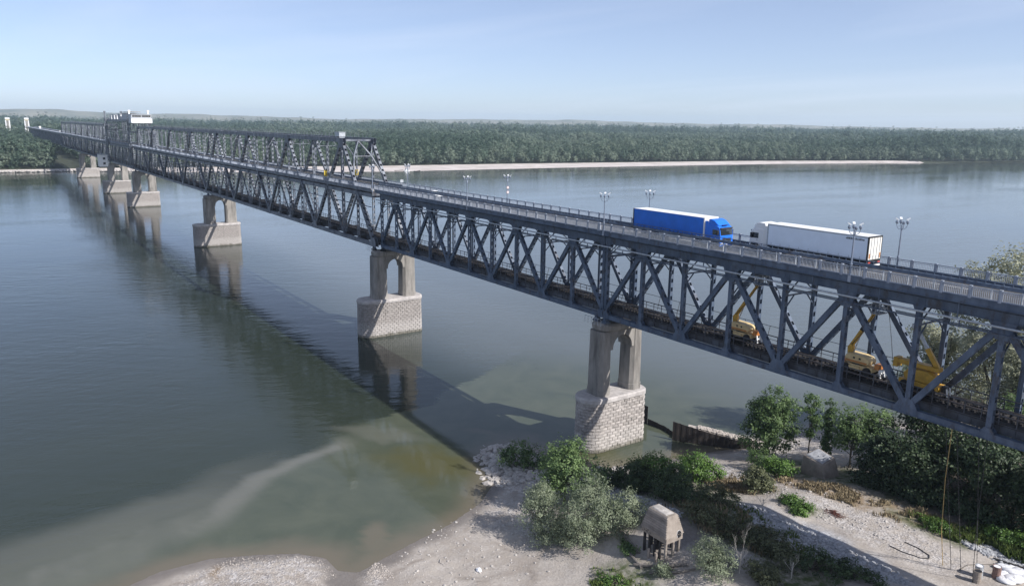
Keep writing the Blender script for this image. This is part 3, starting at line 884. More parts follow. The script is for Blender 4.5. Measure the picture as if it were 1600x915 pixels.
# ---------------------------------------------------------------- 80 m deck-truss spans
def gusset_mesh(kind, m):
    mb = MB()
    if kind == 'top': poly = [(-1.25, 33.9), (1.25, 33.9), (1.25, 33.0), (.55, 31.3), (-.55, 31.3), (-1.25, 33.0)]
    elif kind == 'bottom': poly = [(-1.15, 21.36), (1.15, 21.36), (1.15, 22.2), (.6, 23.1), (-.6, 23.1), (-1.15, 22.2)]
    elif kind == 'small': poly = [(-.6, 33.9), (.6, 33.9), (.6, 33.0), (.32, 32.4), (-.32, 32.4), (-.6, 33.0)]
    else: poly = [(-.6, 21.38), (.6, 21.38), (.6, 22.2), (.3, 22.6), (-.3, 22.6), (-.6, 22.2)]
    for s in (-1, 1): mb.prism(poly, 1, s * .315 - .012, s * .315 + .012)
    return mb.mesh("gusset_plate", m)

def deck_truss_span(x0, label, detail=2, steel=None, group=None):
    steel = steel or M['steel']; key = steel.name
    org = (0, YM, ZC)
    root = thing("deck_truss_span", label, "bridge span", (x0, YM, ZC), 0, group)
    def P(name, mb, m): return put(name, mb.mesh(name, m, org), root)
    def S(name, k, fn, x, y=YM, z=ZC):     # shared mesh built about (0, 0, 0) or about the span's own heights
        return put(name, shared((k, key), fn), root, (x - org[0], y - org[1], z - org[2]))
    e = .06
    for y in (YN, YF):
        b = MB()
        for s in (-1, 1): b.box(e, 80 - e, y + s * .27 - .02, y + s * .27 + .02, ZC, ZC + .62)
        b.box(e, 80 - e, y - .36, y + .36, ZC + .62, ZC + .66); b.box(e, 80 - e, y - .40, y - .29, ZC - .02, ZC + .04); b.box(e, 80 - e, y + .29, y + .40, ZC - .02, ZC + .04)
        for i in range(40): b.box(i * 2 + .5, i * 2 + 1.5, y - .25, y + .25, ZC + .02, ZC + .05)
        P("bottom_chord", b, steel)
        b = MB()
        for s in (-1, 1): b.box(e, 80 - e, y + s * .27 - .02, y + s * .27 + .02, 33.0, 33.86)
        b.box(e, 80 - e, y - .34, y + .34, 33.86, 33.92)
        for s in (-1, 1): b.box(e, 80 - e, y + s * .33 - .04, y + s * .33 + .04, 32.98, 33.05)
        P("top_chord", b, steel)
    du = lambda: member((0, 0, 22.1), (8, 0, 32.9), .62, .5).mesh("diagonal", steel)
    dd = lambda: member((0, 0, 32.9), (8, 0, 22.1), .62, .5).mesh("diagonal", steel)
    pm = lambda: member((0, 0, 21.5), (0, 0, 33.2), .50, .5, 1.2, .55).mesh("post", steel)
    for y in (YN, YF):
        for k in range(10):
            S("diagonal", 'du' if k % 2 == 0 else 'dd', du if k % 2 == 0 else dd, 8 * k, y, 0)
        for k in range(11):
            x = min(max(8 * k, .36), 79.64)
            S("post", 'pm', pm, x, y, 0)
            xx = min(max(8 * k, .66), 79.34) if k in (0, 10) else 8 * k
            if k in (0, 10): S("gusset_plate", 'gbs', lambda: gusset_mesh('bs', steel), xx, y, 0); S("gusset_plate", 'gts', lambda: gusset_mesh('small', steel), xx, y, 0)
            elif k % 2: S("gusset_plate", 'gt', lambda: gusset_mesh('top', steel), xx, y, 0); S("gusset_plate", 'gbs', lambda: gusset_mesh('bs', steel), xx, y, 0)
            else: S("gusset_plate", 'gb', lambda: gusset_mesh('bottom', steel), xx, y, 0); S("gusset_plate", 'gts', lambda: gusset_mesh('small', steel), xx, y, 0)
    def fb_low():
        b = MB(); b.box(-.02, .02, .26, 5.54, 21.55, 22.9); b.box(-.18, .18, .26, 5.54, 21.5, 21.56); b.box(-.18, .18, .26, 5.54, 22.86, 22.91)
        return b.mesh("lower_floor_beam", M['rust'])
    def fb_up():
        b = MB()
        b.prism([(-1.6, 34.34), (-1.6, 34.44), (7.4, 34.44), (7.4, 34.34), (6.15, 33.93), (6.15, 33.3), (5.5, 32.9), (.3, 32.9), (-.35, 33.3), (-.35, 33.93)], 0, -.02, .02)
        b.box(-.15, .15, .3, 5.5, 32.86, 32.91)
        return b.mesh("upper_floor_beam", steel)
    def sway():
        b = MB()
        b.beam((0, .26, 30.9), (0, 5.54, 30.9), .16, .16, (1, 0, 0))
        b.beam((-.05, .26, 30.95), (-.05, 2.9, 32.85), .12, .12, (1, 0, 0)); b.beam((.05, 5.54, 30.95), (.05, 2.9, 32.85), .12, .12, (1, 0, 0))
        b.beam((.0, .26, 29.4), (.0, 1.7, 30.82), .12, .12, (1, 0, 0)); b.beam((.0, 5.54, 29.4), (.0, 4.1, 30.82), .12, .12, (1, 0, 0))
        return b.mesh("sway_frame", steel)
    for k in range(11):
        x = min(max(8 * k, .3), 79.7)
        S("lower_floor_beam", 'fbl', fb_low, x, 0, 0); S("upper_floor_beam", 'fbu', fb_up, x, 0, 0); S("sway_frame", 'sway', sway, x + (.02 if k < 10 else -.02), 0, 0)
    for k in range(10):
        b = MB(); x = 8 * k
        b.beam((x + .3, .3, 33.55), (x + 7.7, 5.5, 33.55), .14, .1, (0, 0, 1)); b.beam((x + .3, 5.5, 33.40), (x + 7.7, .3, 33.40), .14, .1, (0, 0, 1))
        P("lateral_brace", b, steel)
    deck(root, .02, 79.98, org, steel, detail)
    rail_deck(root, .02, 79.98, org, YM, 1 if detail == 2 else 0)
    if detail == 2:
        b = MB(); b.tube([(0.05, -1.3, 32.7), (79.95, -1.3, 32.7)], .11, 8); P("service_pipe", b, M['galv'])
        b = MB(); b.tube([(0.05, -.75, 31.9), (79.95, -.75, 31.9)], .09, 6); P("service_pipe", b, steel)
        for k in range(10):
            b = MB(); x = 8 * k + 4.3; b.box(x - .05, x + .05, -1.34, -1.26, 32.58, 34.36); b.box(x - .05, x + .05, -1.26, -.70, 32.58, 32.64); b.box(x - .05, x + .05, -.79, -.70, 31.80, 32.58)
            P("pipe_hanger", b, steel)
        b = MB(); b.tube([(.05, 6.35, 30.4), (79.95, 6.35, 30.4)], .1, 6); P("cable_duct", b, steel)
    return root

deck_truss_span(0, "right-hand blue-grey deck truss span carrying the two trucks, yellow lifts on its lower deck")
deck_truss_span(-80, "blue-grey deck truss span between the two nearest stone piers, below the white car")
deck_truss_span(80, "blue-grey deck truss span running on over the bank past the right edge", 0)

# ---------------------------------------------------------------- long through-truss spans, 2 x 160 m
def through_truss(xa, dirn, label, group, lengths, detail=1):
    """continuous through truss from its portal at xa, running in direction dirn (-1: away); lengths = half panels"""
    YA, YB = -1.2, 7.0
    st = M['steel_old']; org = (0, YM, ZC); zb, zt = ZC, 46.4
    root = thing("through_truss_span", label, "bridge span", (xa, YM, ZC), 0, group)
    def P(name, mb, m=st): return put(name, mb.mesh(name, m, org), root)
    xs_ = [0.]
    for h in lengths: xs_.append(xs_[-1] + h)
    X = [dirn * x for x in xs_]; n = len(X) - 1; Ltot = X[-1]
    lo_, hi_ = min(0, Ltot), max(0, Ltot)
    for y in (YA, YB):
        b = MB()
        for s in (-1, 1): b.box(lo_, hi_, y + s * .33 - .025, y + s * .33 + .025, zb, zb + .85)
        b.box(lo_, hi_, y - .42, y + .42, zb + .85, zb + .9); P("bottom_chord", b)
        a, c = sorted((X[1], X[-2]))
        b = MB()
        for s in (-1, 1): b.box(a - .5, c + .5, y + s * .33 - .025, y + s * .33 + .025, zt - 1.0, zt - .1)
        b.box(a - .5, c + .5, y - .45, y + .45, zt - .1, zt); b.box(a - .5, c + .5, y - .41, y + .41, zt - 1.0, zt - .96); P("top_chord", b)
        b = MB(); b.box(lo_, hi_, y - .2, y + .2, 33.0, 33.9); P("middle_chord", b)
    up = {}
    for y in (YA, YB):
        for i in range(n):
            z0, z1 = (zb + .7, zt - .6) if i % 2 == 0 else (zt - .6, zb + .7)
            h = X[i + 1] - X[i]
            k = ('thd', round(h, 2), i % 2)
            me = shared(k, lambda: member((0, 0, z0), (h, 0, z1), .85, .66, 1.5, .60).mesh("diagonal", st))
            put("diagonal", me, root, (X[i], y - org[1], -org[2]))
            xm = (X[i] + X[i + 1]) / 2
            # sub-struts: thin V from the lower panel point under each top joint
            xl = X[i + 1] if i % 2 == 0 else X[i]
            sgn = xm - xl
            me = shared(('thv', round(sgn, 2)), lambda: member((0, 0, zb + .6), (sgn, 0, 33.6), .34, .3, 1.2, .5, .03).mesh("sub_diagonal", st))
            put("sub_diagonal", me, root, (xl, y - org[1], -org[2]))
            me = shared('thp', lambda: member((0, 0, zb + .3), (0, 0, 33.5), .42, .5, 1.3, .5).mesh("post", st))
            put("post", me, root, (xm, y - org[1], -org[2]))
            me = shared('thu', lambda: member((0, 0, 33.9), (0, 0, zt - .6), .30, .36, 1.3, .5).mesh("hanger", st))
            if 0 < i < n - 1: put("hanger", me, root, (xm, y - org[1], -org[2]))
        for i in range(n + 1):
            if i in (0, n): continue
            me = shared('thq', lambda: member((0, 0, zb + .3), (0, 0, zt - .5), .46, .55, 1.4, .5).mesh("post", st))
            put("post", me, root, (X[i], y - org[1], -org[2]))
        for i in range(n + 1):
            top = i % 2
            b = MB()
            if top: poly = [(-1.7, zt - .02), (1.7, zt - .02), (1.7, zt - 1.1), (.8, zt - 2.4), (-.8, zt - 2.4), (-1.7, zt - 1.1)]
            else: poly = [(-1.6, zb - .04), (1.6, zb - .04), (1.6, zb + 1.0), (.8, zb + 2.2), (-.8, zb + 2.2), (-1.6, zb + 1.0)]
            me = shared(('thg', top), lambda: (lambda q: ([q.prism(poly, 1, s * .37 - .015, s * .37 + .015) for s in (-1, 1)], q)[1])(MB()).mesh("gusset_plate", st))
            put("gusset_plate", me, root, (X[i], y - org[1], -org[2]))
    # cross beams, top struts and knee frames
    for i in range(n + 1):
        for x in ([X[i]] if i == n else [X[i], (X[i] + X[i + 1]) / 2]):
            me = shared('thfb', lambda: (lambda q: (q.box(-.02, .02, YA, YB, 21.6, 22.9), q.box(-.2, .2, YA, YB, 22.86, 22.91), q)[2])(MB()).mesh("lower_floor_beam", M['rust']))
            put("lower_floor_beam", me, root, (x, -org[1], -org[2]))
            me = shared('thfu', lambda: (lambda q: (q.prism([(-1.6, 34.34), (-1.6, 34.44), (7.4, 34.44), (7.4, 34.34), (6.8, 33.0), (-1.0, 33.0)], 0, -.02, .02), q)[1])(MB()).mesh("upper_floor_beam", st))
            put("upper_floor_beam", me, root, (x, -org[1], -org[2]))
    def knee():
        b = MB()
        b.beam((0, YA + .4, zt - .5), (0, YB - .4, zt - .5), .3, .3, (1, 0, 0)); b.beam((0, YA + .3, zt - 4.4), (0, YA + 2.7, zt - .7), .16, .16, (1, 0, 0)); b.beam((0, YB - .3, zt - 4.4), (0, YB - 2.7, zt - .7), .16, .16, (1, 0, 0))
        b.beam((0, YA + 1.5, zt - 2.55), (0, YB - 1.5, zt - 2.55), .14, .14, (1, 0, 0))
        return b.mesh("sway_frame", st)
    for i in range(2, n - 1): put("sway_frame", shared('knee', knee), root, (X[i], -org[1], -org[2]))
    for i in range(1, n - 1):
        b = MB(); b.beam((X[i], YA + .4, zt - .30), (X[i + 1], YB - .4, zt - .30), .2, .12, (0, 0, 1)); b.beam((X[i], YB - .4, zt - .46), (X[i + 1], YA + .4, zt - .46), .2, .12, (0, 0, 1))
        P("lateral_brace", b)
    # portal frames in the plane of the inclined end posts
    for e0, e1 in ((X[0], X[1]), (X[-1], X[-2])):
        def Q(y, z): return (e0 + (e1 - e0) * (z - zb) / (zt - zb), y, z)
        b = MB()
        b.beam(Q(YA + .3, zt - .55), Q(YB - .3, zt - .55), .5, .42, (0, 0, 1))
        for s, y in ((1, YA), (-1, YB)):
            b.beam(Q(YM, zt - .7), Q(y + s * 1.75, zt - 4.3), .44, .3, (1, 0, 0)); b.beam(Q(y + s * 1.75, zt - 4.35), Q(y + s * .3, zt - 8.6), .40, .3, (1, 0, 0))
            b.beam(Q(y + s * .4, zt - 1.2), Q(y + s * 1.75, zt - 4.2), .22, .2, (1, 0, 0))
        b.beam(Q(YA + 1.8, zt - 4.4), Q(YB - 1.8, zt - 4.4), .26, .24, (0, 0, 1))
        P("portal_frame", b)
    # inspection walk on the top chords
    for y in (YA, YB):
        b = MB(); a, c = sorted((X[1], X[-2])); b.box(a, c, y - .02, y + .02, zt + 1.0, zt + 1.05); b.box(a, c, y - .02, y + .02, zt + .5, zt + .54)
        k = a
        while k < c: b.box(k, k + .06, y - .03, y + .03, zt, zt + 1.0); k += 2.6
        P("inspection_handrail", b)
    deck(root, lo_, hi_, org, st, detail)
    rail_deck(root, lo_, hi_, org, YM, 1 if detail == 1 else 0)
    b = MB(); b.tube([(lo_, -1.75, 30.8), (hi_, -1.75, 30.8)], .12, 6); P("service_pipe", b)
    return root

T1 = [18.0] + [20.5] * 7 + [21.2] * 7 + [18.6]
tr = through_truss(-81.7, -1, "grey through truss with the nearest portal, from the second pier to the lift towers", None, T1, 1)
XL0 = -81.7 - sum(T1)                      # -410.3
LIFT = 100.0
XL1 = XL0 - LIFT
T2 = [18.0] + [21.6] * 14 + [18.0]
through_truss(XL1 - 1.0, -1, "farther through truss beyond the lift towers, reaching the wooded bank", None, T2, 0)
XE = XL1 - 1.0 - sum(T2)

# boxes and signs on the first through truss
b = MB(); b.box(-1.5, 1.3, -.8, .8, 0, 1.0); b.box(-1.6, 1.4, -.9, .9, 1.0, 1.1); b.box(-1.2, -1.0, -.7, .7, -.3, 0); b.box(.9, 1.1, -.7, .7, -.3, 0)
o = put("equipment_box", b.mesh("equipment_box", M['galv']), None, (-100.6, -1.2, 46.75))
tag(o, "pale grey equipment box on top of the near end of the first portal", "box")
def sign_board(x, y, z, h, label):
    t = thing("sign_board", label, "sign", (x, y, z), 0, None)
    b = MB(); b.box(-.06, .06, -.48, .48, 0, h); put("board", b.mesh("board", M['sign_yellow']), t, (0, 0, 0.0))
    b = MB()
    for s in (-1, 1): b.box(-.12, -.061, s * .4 - .05, s * .4 + .05, -1.6, h - .1)
    put("post", b.mesh("post", M['galv']), t)
sign_board(-110.6, -1.5, 36.2, 1.6, "yellow traffic board at the near railing of the first through truss")
sign_board(-110.6, 7.2, 36.2, 1.6, "yellow traffic board at the far railing behind the first portal")

# ---------------------------------------------------------------- lifting span between its two tower groups
def lift_span():
    st = M['steel_old']; YA, YB = -1.4, 7.2
    rt = thing("lift_span", "dark lifting span with light-filled lower deck between the two lift towers", "bridge span", (XL1, YM, ZC), 0, None)
    org = (XL1, YM, ZC)
    def P(name, mb, m=st): return put(name, mb.mesh(name, m, org), rt)
    a, c = XL1 + 7, XL0 - 7
    for y in (YA + .3, YB - .3):
        b = MB(); b.box(a, c, y - .4, y + .4, ZC, ZC + 1.0); P("bottom_chord", b); b = MB(); b.box(a, c, y - .4, y + .4, 33.0, 34.0); P("top_chord", b)
        n = 12; h = (c - a) / n
        for i in range(n):
            z0, z1 = (ZC + .6, 33.4) if i % 2 == 0 else (33.4, ZC + .6)
            put("diagonal", shared(('ld', i % 2), lambda: member((0, 0, z0), (h, 0, z1), .55, .5, 1.4, .5).mesh("diagonal", st)), rt, (a + h * i - org[0], y - org[1], -org[2]))
        for i in range(n + 1): put("post", shared('lp', lambda: member((0, 0, ZC + .3), (0, 0, 33.4), .4, .45, 1.4, .5).mesh("post", st)), rt, (a + h * i - org[0], y - org[1], -org[2]))
    deck(rt, XL1, XL0, org, st, 0); rail_deck(rt, XL1, XL0, org, YM, 0)
lift_span()

def lift_tower(x, sg, label):
    """four legs with bracing, head frame and mast; sg = side the head house faces"""
    st = M['steel_old']; YA, YB = -2.4, 8.2
    rt = thing("lift_tower", label, "bridge tower", (x, YM, ZC), 0, "lift towers of the bridge")
    org = (x, YM, ZC)
    def P(name, mb, m=st): return put(name, mb.mesh(name, m, org), rt)
    for dx in (-3.4, 3.4):
        for y in (YA, YB):
            b = MB()
            for s in (-1, 1): b.beam((x + dx, y + s * .3, ZC), (x + dx, y + s * .3, 50.6), .06, .8, (0, 1, 0))
            for k in range(14): b.box(x + dx - .38, x + dx + .38, y - .26, y + .26, ZC + 1 + 2 * k, ZC + 2.1 + 2 * k)
            P("tower_leg", b)
    for y in (YA, YB):
        b = MB()
        for k in range(4):
            z0 = 24 + 6.4 * k; b.beam((x - 3.4, y, z0), (x + 3.4, y, z0 + 6.4), .3, .2, (0, 1, 0)); b.beam((x + 3.4, y - .02, z0), (x - 3.4, y - .02, z0 + 6.4), .3, .2, (0, 1, 0)); b.box(x - 3.4, x + 3.4, y - .15, y + .15, z0 + 6.2, z0 + 6.6)
        P("tower_brace", b)
    for dx in (-3.4, 3.4):
        b = MB(); b.box(x + dx - .2, x + dx + .2, YA, YB, 49.6, 50.6); b.beam((x + dx, YA, 43), (x + dx, YM, 49.6), .3, .2, (1, 0, 0)); b.beam((x + dx, YB, 43), (x + dx, YM, 49.6), .3, .2, (1, 0, 0)); b.box(x + dx - .15, x + dx + .15, YA, YB, 42.6, 43.1); P("head_frame", b)
    for y in (YA + .3, YB - .3):
        b = MB(); b.box(x + sg * 3 - .4, x + sg * 3 + .4, y - .4, y + .4, 50.6, 55.2); b.box(x + sg * 3 - .6, x + sg * 3 + .6, y - .6, y + .6, 54.2, 55.2); P("mast", b, M['house_white'] if sg > 0 else st)
    return rt
lift_tower(XL0 - 3.6, 1, "right-hand lift tower, behind the white machine house")
lift_tower(XL1 + 3.6, -1, "left-hand lift tower with the dark mast on its left corner")
# gallery girder joining the tower heads
def gallery():
    st = M['steel_old']; a, c = XL1 + 7.1, XL0 - 7.1
    rt = thing("tower_gallery", "dark girder gallery with pale cabins joining the lift tower heads", "gallery", ((a + c) / 2, YM, 49.4), 0, None)
    org = ((a + c) / 2, YM, 49.4)
    def P(name, mb, m=st): return put(name, mb.mesh(name, m, org), rt)
    for y in (-1.6, 7.4):
        b = MB(); b.box(a, c, y - .3, y + .3, 48.6, 49.9); P("girder", b)
        b = MB(); b.box(a, c, y - .04, y + .04, 52.6, 52.7); b.box(a, c, y - .04, y + .04, 51.2, 51.28)
        k = a
        while k < c: b.box(k, k + .3, y - .05, y + .05, 49.9, 53.0); k += 5.2
        P("handrail", b)
    n = 12; h = (c - a) / n
    for y in (-1.6, 7.4):
        for i in range(n + 1): put("lattice_post", shared('glp', lambda: member((0, 0, 35.2), (0, 0, 48.6), .34, .4, 1.3, .5).mesh("lattice_post", st)), rt, (a + h * i - org[0], y - org[1], -org[2]))
        for i in range(n): put("lattice_brace", shared(('glb', i % 2), lambda: (lambda q: (q.beam((0, 0, 35.4 if i % 2 == 0 else 41.6), (h, 0, 41.6 if i % 2 == 0 else 35.4), .2, .22), q.box(.2, h - .2, -.1, .1, 41.6, 41.9), q)[2])(MB()).mesh("lattice_brace", st)), rt, (a + h * i - org[0], y - org[1], -org[2]))
    b = MB(); b.box(a, c, -1.29, 7.09, 49.7, 49.88); P("floor", b, M['walk'])
    r = random.Random(4)
    for k, (x, w, h) in enumerate(((a + 5, 6, 2.6), (a + 15, 8, 2.9), (a + 28, 6, 2.4), (a + 39, 10, 3.2), (a + 56, 19, 3.4), (a + 78, 6, 2.8))):
        b = MB(); b.box(x, x + w, -.6, 4.2, 49.885, 49.885 + h); P("cabin", b, M['house_white'])
        b = MB(); b.box(x - .3, x + w + .3, -.9, 4.5, 49.89 + h, 50.1 + h); P("cabin_roof", b, M['oldconc'] if k in (4,) else M['galv'])
    b = MB(); b.box(a + 52, c - 3, -.4, 5.5, 54.1, 54.35)
    for q in range(6): b.box(a + 53 + q * 5.2, a + 53.2 + q * 5.2, -.2, 0, 52, 54.1)
    P("canopy", b, M['oldconc'])
gallery()
def machine_house():
    x = XL0 + 2.2
    rt = thing("machine_house", "white machine house above the road at the right-hand lift tower", "building", (x, YM, 47.2), 0, None)
    org = (x, YM, 47.2)
    def P(name, mb, m): return put(name, mb.mesh(name, m, org), rt)
    b = MB(); b.box(x - 4, x + 6, -2.6, 8.4, 48.0, 50.7); P("wall", b, M['house_white'])
    b = MB(); b.box(x - 4.2, x + 6.2, -2.8, 8.6, 50.7, 51.0); P("ledge", b, M['galv'])
    b = MB(); b.box(x - 3.4, x + 5.2, -2.2, 8.0, 51.0, 52.6); P("upper_wall", b, M['house_white'])
    for k in range(2):
        y0_ = -1.9 + k * 5.0
        b = MB(); b.box(x + 5.2, x + 5.26, y0_, y0_ + 4.7, 51.25, 52.35); P("window", b, M['glass'])
    b = MB(); b.box(x - 3.8, x + 5.6, -2.5, 8.3, 52.6, 52.95); P("roof", b, M['galv'])
    b = MB()
    for y in (-1.8, 1.4, 4.4, 7.6): b.beam((x + 5.6, y, 48.0), (x + 4.0, max(-1.2, min(7, y)), 46.45), .35, .3, (0, 1, 0))
    b.box(x - 3, x + 5.5, -1.6, -1.2, 47.5, 47.99); b.box(x - 3, x + 5.5, 7.0, 7.4, 47.5, 47.99); P("support_bracket", b, M['steel_old'])
    b = MB()
    for y in np.linspace(-2.6, 8.4, 7): b.box(x + 6.12, x + 6.18, y - .03, y + .03, 51.0, 52.0)
    b.box(x + 6.12, x + 6.18, -2.6, 8.4, 52.0, 52.06); P("handrail", b, M['galv'])
machine_house()
def control_cabin():
    x = XL1 - 4.5
    rt = thing("control_cabin", "white two-storey cabin under the road beside the far lift tower pier", "cabin", (x, -4.2, 17.6), 0, None)
    org = (x, -4.2, 17.6)
    def P(name, mb, m, par=rt): return put(name, mb.mesh(name, m, org), par)
    w = MB(); w.box(x - 4, x + 4.5, -7.9, -1.9, 18.2, 26.0); P("wall", w, M['white'])
    b = MB(); b.box(x - 4.3, x + 4.8, -7.9, -1.7, 26.0, 26.4); P("roof", b, M['galv'])
    b = MB(); b.box(x - 4.2, x + 4.7, -7.8, -1.8, 17.7, 18.2); P("floor", b, M['concrete'])
    for z in (19.6, 22.9):
        b = MB(); b.box(x + 4.5, x + 4.56, -5.6, -4.3, z, z + 1.5); wn_ = P("window", b, M['glass'])
        b = MB(); b.box(x + 4.5, x + 4.6, -5.75, -5.6, z - .1, z + 1.6); b.box(x + 4.5, x + 4.6, -4.3, -4.15, z - .1, z + 1.6); put("frame", b.mesh("frame", M['walk'], org), wn_)
    for xx in (x - 3, x + 3.4):
        b = MB(); b.beam((xx, -3, 26.4), (xx, -1.4, 33), .4, .4, (1, 0, 0)); P("hanger", b, M['steel_old'])
control_cabin()

# land spans of the far side
for k in range(7):
    xk = XE - 81 - 80.2 * k
    lab = "distant deck truss span above the trees of the far bank"
    org = (0, YM, ZC)
    rt = thing("deck_truss_span", lab, "bridge span", (xk, YM, ZC), 0, "far land spans of the bridge")
    if k == 0:
        first = rt
        b = MB()
        for y in (YN, YF):
            b.box(0, 80, y - .3, y + .3, 33.0, 33.9); b.box(0, 80, y - .3, y + .3, ZC, ZC + .7)
            for i in range(10):
                z0, z1 = (22, 33) if i % 2 == 0 else (33, 22); b.beam((8 * i, y, z0), (8 * i + 8, y, z1), .5, .6, (0, 1, 0)); b.beam((8 * i, y, 22), (8 * i, y, 33), .5, .5, (0, 1, 0))
        put("truss", b.mesh("truss", M['steel_old'], org), rt)
        deck(rt, 0, 80, org, M['steel_old'], 0)
    else:
        for ch in first.children:
            c = ch.copy(); COL.objects.link(c); c.parent = rt

# ---------------------------------------------------------------- piers
def stadium(y0, y1, hw, nn, off=0.0, n=9, far_r=None):
    """outline (x, y) of a pier: straight sides, round nose at the near end y0, blunter far end"""
    hw2 = hw + off; pts = []
    yc = y0 + hw
    for k in range(n):           # near nose from +x to -x
        a = -pi * k / (n - 1)
        pts.append((hw2 * math.cos(a), yc + (hw * nn + off) * math.sin(a)))
    yc2 = y1 - hw * .6
    for k in range(n):
        a = pi - pi * k / (n - 1)
        pts.append((hw2 * math.cos(a), yc2 + (hw * .6 + off) * math.sin(a)))
    return pts

def pier(x, label, hw=2.75, y0=-5.5, y1=9.2, zl=9.0, stones=0, LL=12.6, LC=2.9, ztop=20.55, top2=None, land=None):
    rt = thing("bridge_pier", label, "bridge pier", (x, YM, 0), 0, "bridge piers")
    org = (0, YM, 0)
    def P(name, mb, m, sm_=False): return put(name, mb.mesh(name, m, org, sm_), rt)
    zb = -3.0
    # tapering core behind the blocks
    b = MB()
    b.loft([[(px, py, zb) for px, py in stadium(y0, y1, hw, 1, .02)], [(px, py, zl - .8) for px, py in stadium(y0, y1, hw, 1, -.13)]])
    P("core", b, M['mortar'])
    b = MB()
    b.loft([[(px, py, zz_) for px, py in stadium(y0, y1, hw, 1, of)] for zz_, of in ((zl - .82, .10), (zl - .74, .20), (zl - .22, .20), (zl - .08, .12), (zl, .0))])
    P("coping", b, M['cope'])
    # granite blocks
    def outline_len():
        pts = stadium(y0, y1, hw, 1, 0.0, 17); pts.append(pts[0]); pts = [Vector(p) for p in pts]
        return pts
    pts = outline_len()
    seg = [(pts[i + 1] - pts[i]).length for i in range(len(pts) - 1)]; tot = sum(seg); cum = np.concatenate([[0], np.cumsum(seg)])
    def at(s):
        s = s % tot; i = min(int(np.searchsorted(cum, s, 'right')) - 1, len(seg) - 1)
        d = (pts[i + 1] - pts[i]).normalized(); return pts[i] + d * (s - cum[i]), d
    nc = 17; ch = (zl - .8 - .0) / (nc - 1)
    nb = max(10, round(tot / 1.12)); bl = tot / nb
    r = random.Random(int(abs(x)))
    cap = []
    vis_s = None
    stuffb = MB()
    def block_mesh(L, h, rr):
        """rock-faced block: chamfered front with an uneven face; local x along the wall, y outwards"""
        q = MB(); e = .035; dd = .16
        j = lambda: rr.uniform(-.03, .035)
        f = [(-L / 2 + e, dd + j(), e), (L / 2 - e, dd + j(), e), (L / 2 - e, dd + j(), h - e), (-L / 2 + e, dd + j(), h - e)]
        bk = [(-L / 2, .0, 0), (L / 2, .0, 0), (L / 2, .0, h), (-L / 2, .0, h)]
        md = [(-L / 2 + .004, .09, .004), (L / 2 - .004, .09, .004), (L / 2 - .004, .09, h - .004), (-L / 2 + .004, .09, h - .004)]
        c = (rr.uniform(-.12, .12), dd + .05 + j(), h / 2 + rr.uniform(-.05, .05))
        q.add(bk + md + f + [c], [(0, 1, 5, 4), (1, 2, 6, 5), (2, 3, 7, 6), (3, 0, 4, 7), (4, 5, 9, 8), (5, 6, 10, 9), (6, 7, 11, 10), (7, 4, 8, 11), (8, 9, 12), (9, 10, 12), (10, 11, 12), (11, 8, 12)])
        return q
    meshes = []
    if stones:
        for v in range(6): meshes.append(block_mesh(bl - .03, ch - .03, random.Random(v)).mesh("stone", M['stone']))
    cnt = 0
    for c in range(-2, nc - 1):
        z = c * ch + .012; taper = -.13 + .15 * (1 - (z - zb) / (zl - .8 - zb))
        for i in range(nb):
            s = (i + .5 * (c % 2)) * bl; p, d = at(s); nrm = Vector((-d.y, d.x)) if False else Vector((d.y, -d.x))
            cen = Vector((0, (y0 + y1) / 2))
            if nrm.dot(p - cen) < 0: nrm = -nrm
            p3 = p + nrm * (taper - .05)
            view = nrm.dot(Vector((CAM.x - x, CAM.y - 2)).normalized())
            if stones and view > -.05 and c >= 0 and cnt < 298:
                o = put("stone", r.choice(meshes), rt, (p3.x, p3.y - org[1], z), (0, 0, math.atan2(nrm.y, nrm.x) - pi / 2)); cnt += 1
            else:
                q = block_mesh(bl - .03, ch - .03, r); ang = math.atan2(nrm.y, nrm.x) - pi / 2; ca, sa = math.cos(ang), math.sin(ang)
                stuffb.add([(p3.x + vx * ca - vy * sa, p3.y + vx * sa + vy * ca, z + vz) for vx, vy, vz in q.v], q.f)
    o = P("masonry", stuffb, M['stone']); o["kind"] = "stuff"
    # two octagonal shafts joined by an arch
    def oct_(yc, hy, hx, ch_):
        ch_ = min(ch_, hy * .45)
        return [(-hx + ch_, yc - hy), (hx - ch_, yc - hy), (hx, yc - hy + ch_), (hx, yc + hy - ch_), (hx - ch_, yc + hy), (-hx + ch_, yc + hy), (-hx, yc + hy - ch_), (-hx, yc - hy + ch_)]
    zt_ = ztop - 1.3
    hy_ = (LL - 3.9) / 4 - .04
    for yc in (LC - LL / 2 + hy_, LC + LL / 2 - hy_):
        b = MB()
        b.loft([[(px, py, z_) for px, py in oct_(yc, hy, hx, .55)] for z_, hy, hx in ((zl, hy_ + .06, 1.85), (zl + .9, hy_ + .06, 1.85), (zl + .92, hy_, 1.78), (zt_, hy_ - .08, 1.66))])
        P("shaft", b, M['concrete'])
    ya, yb = LC - 1.97, LC + 1.97; ym = (ya + yb) / 2; ra = (yb - ya) / 2
    poly = [(ya - .5, zt_ - .02), (ya - .5, zt_ - 3.0), (ya, zt_ - 3.0)] + [(ym - ra * math.cos(pi * k / 10), zt_ - 2.75 + ra * math.sin(pi * k / 10)) for k in range(11)] + [(yb, zt_ - 3.0), (yb + .5, zt_ - 3.0), (yb + .5, zt_ - .02)]
    b = MB(); b.prism(poly, 0, -1.6, 1.6); P("arch", b, M['concrete'])
    b = MB()
    ol = lambda of: [(px, py) for px, py in stadium(LC - LL / 2 + .05, LC + LL / 2 - .05, 1.75, .75, of)]
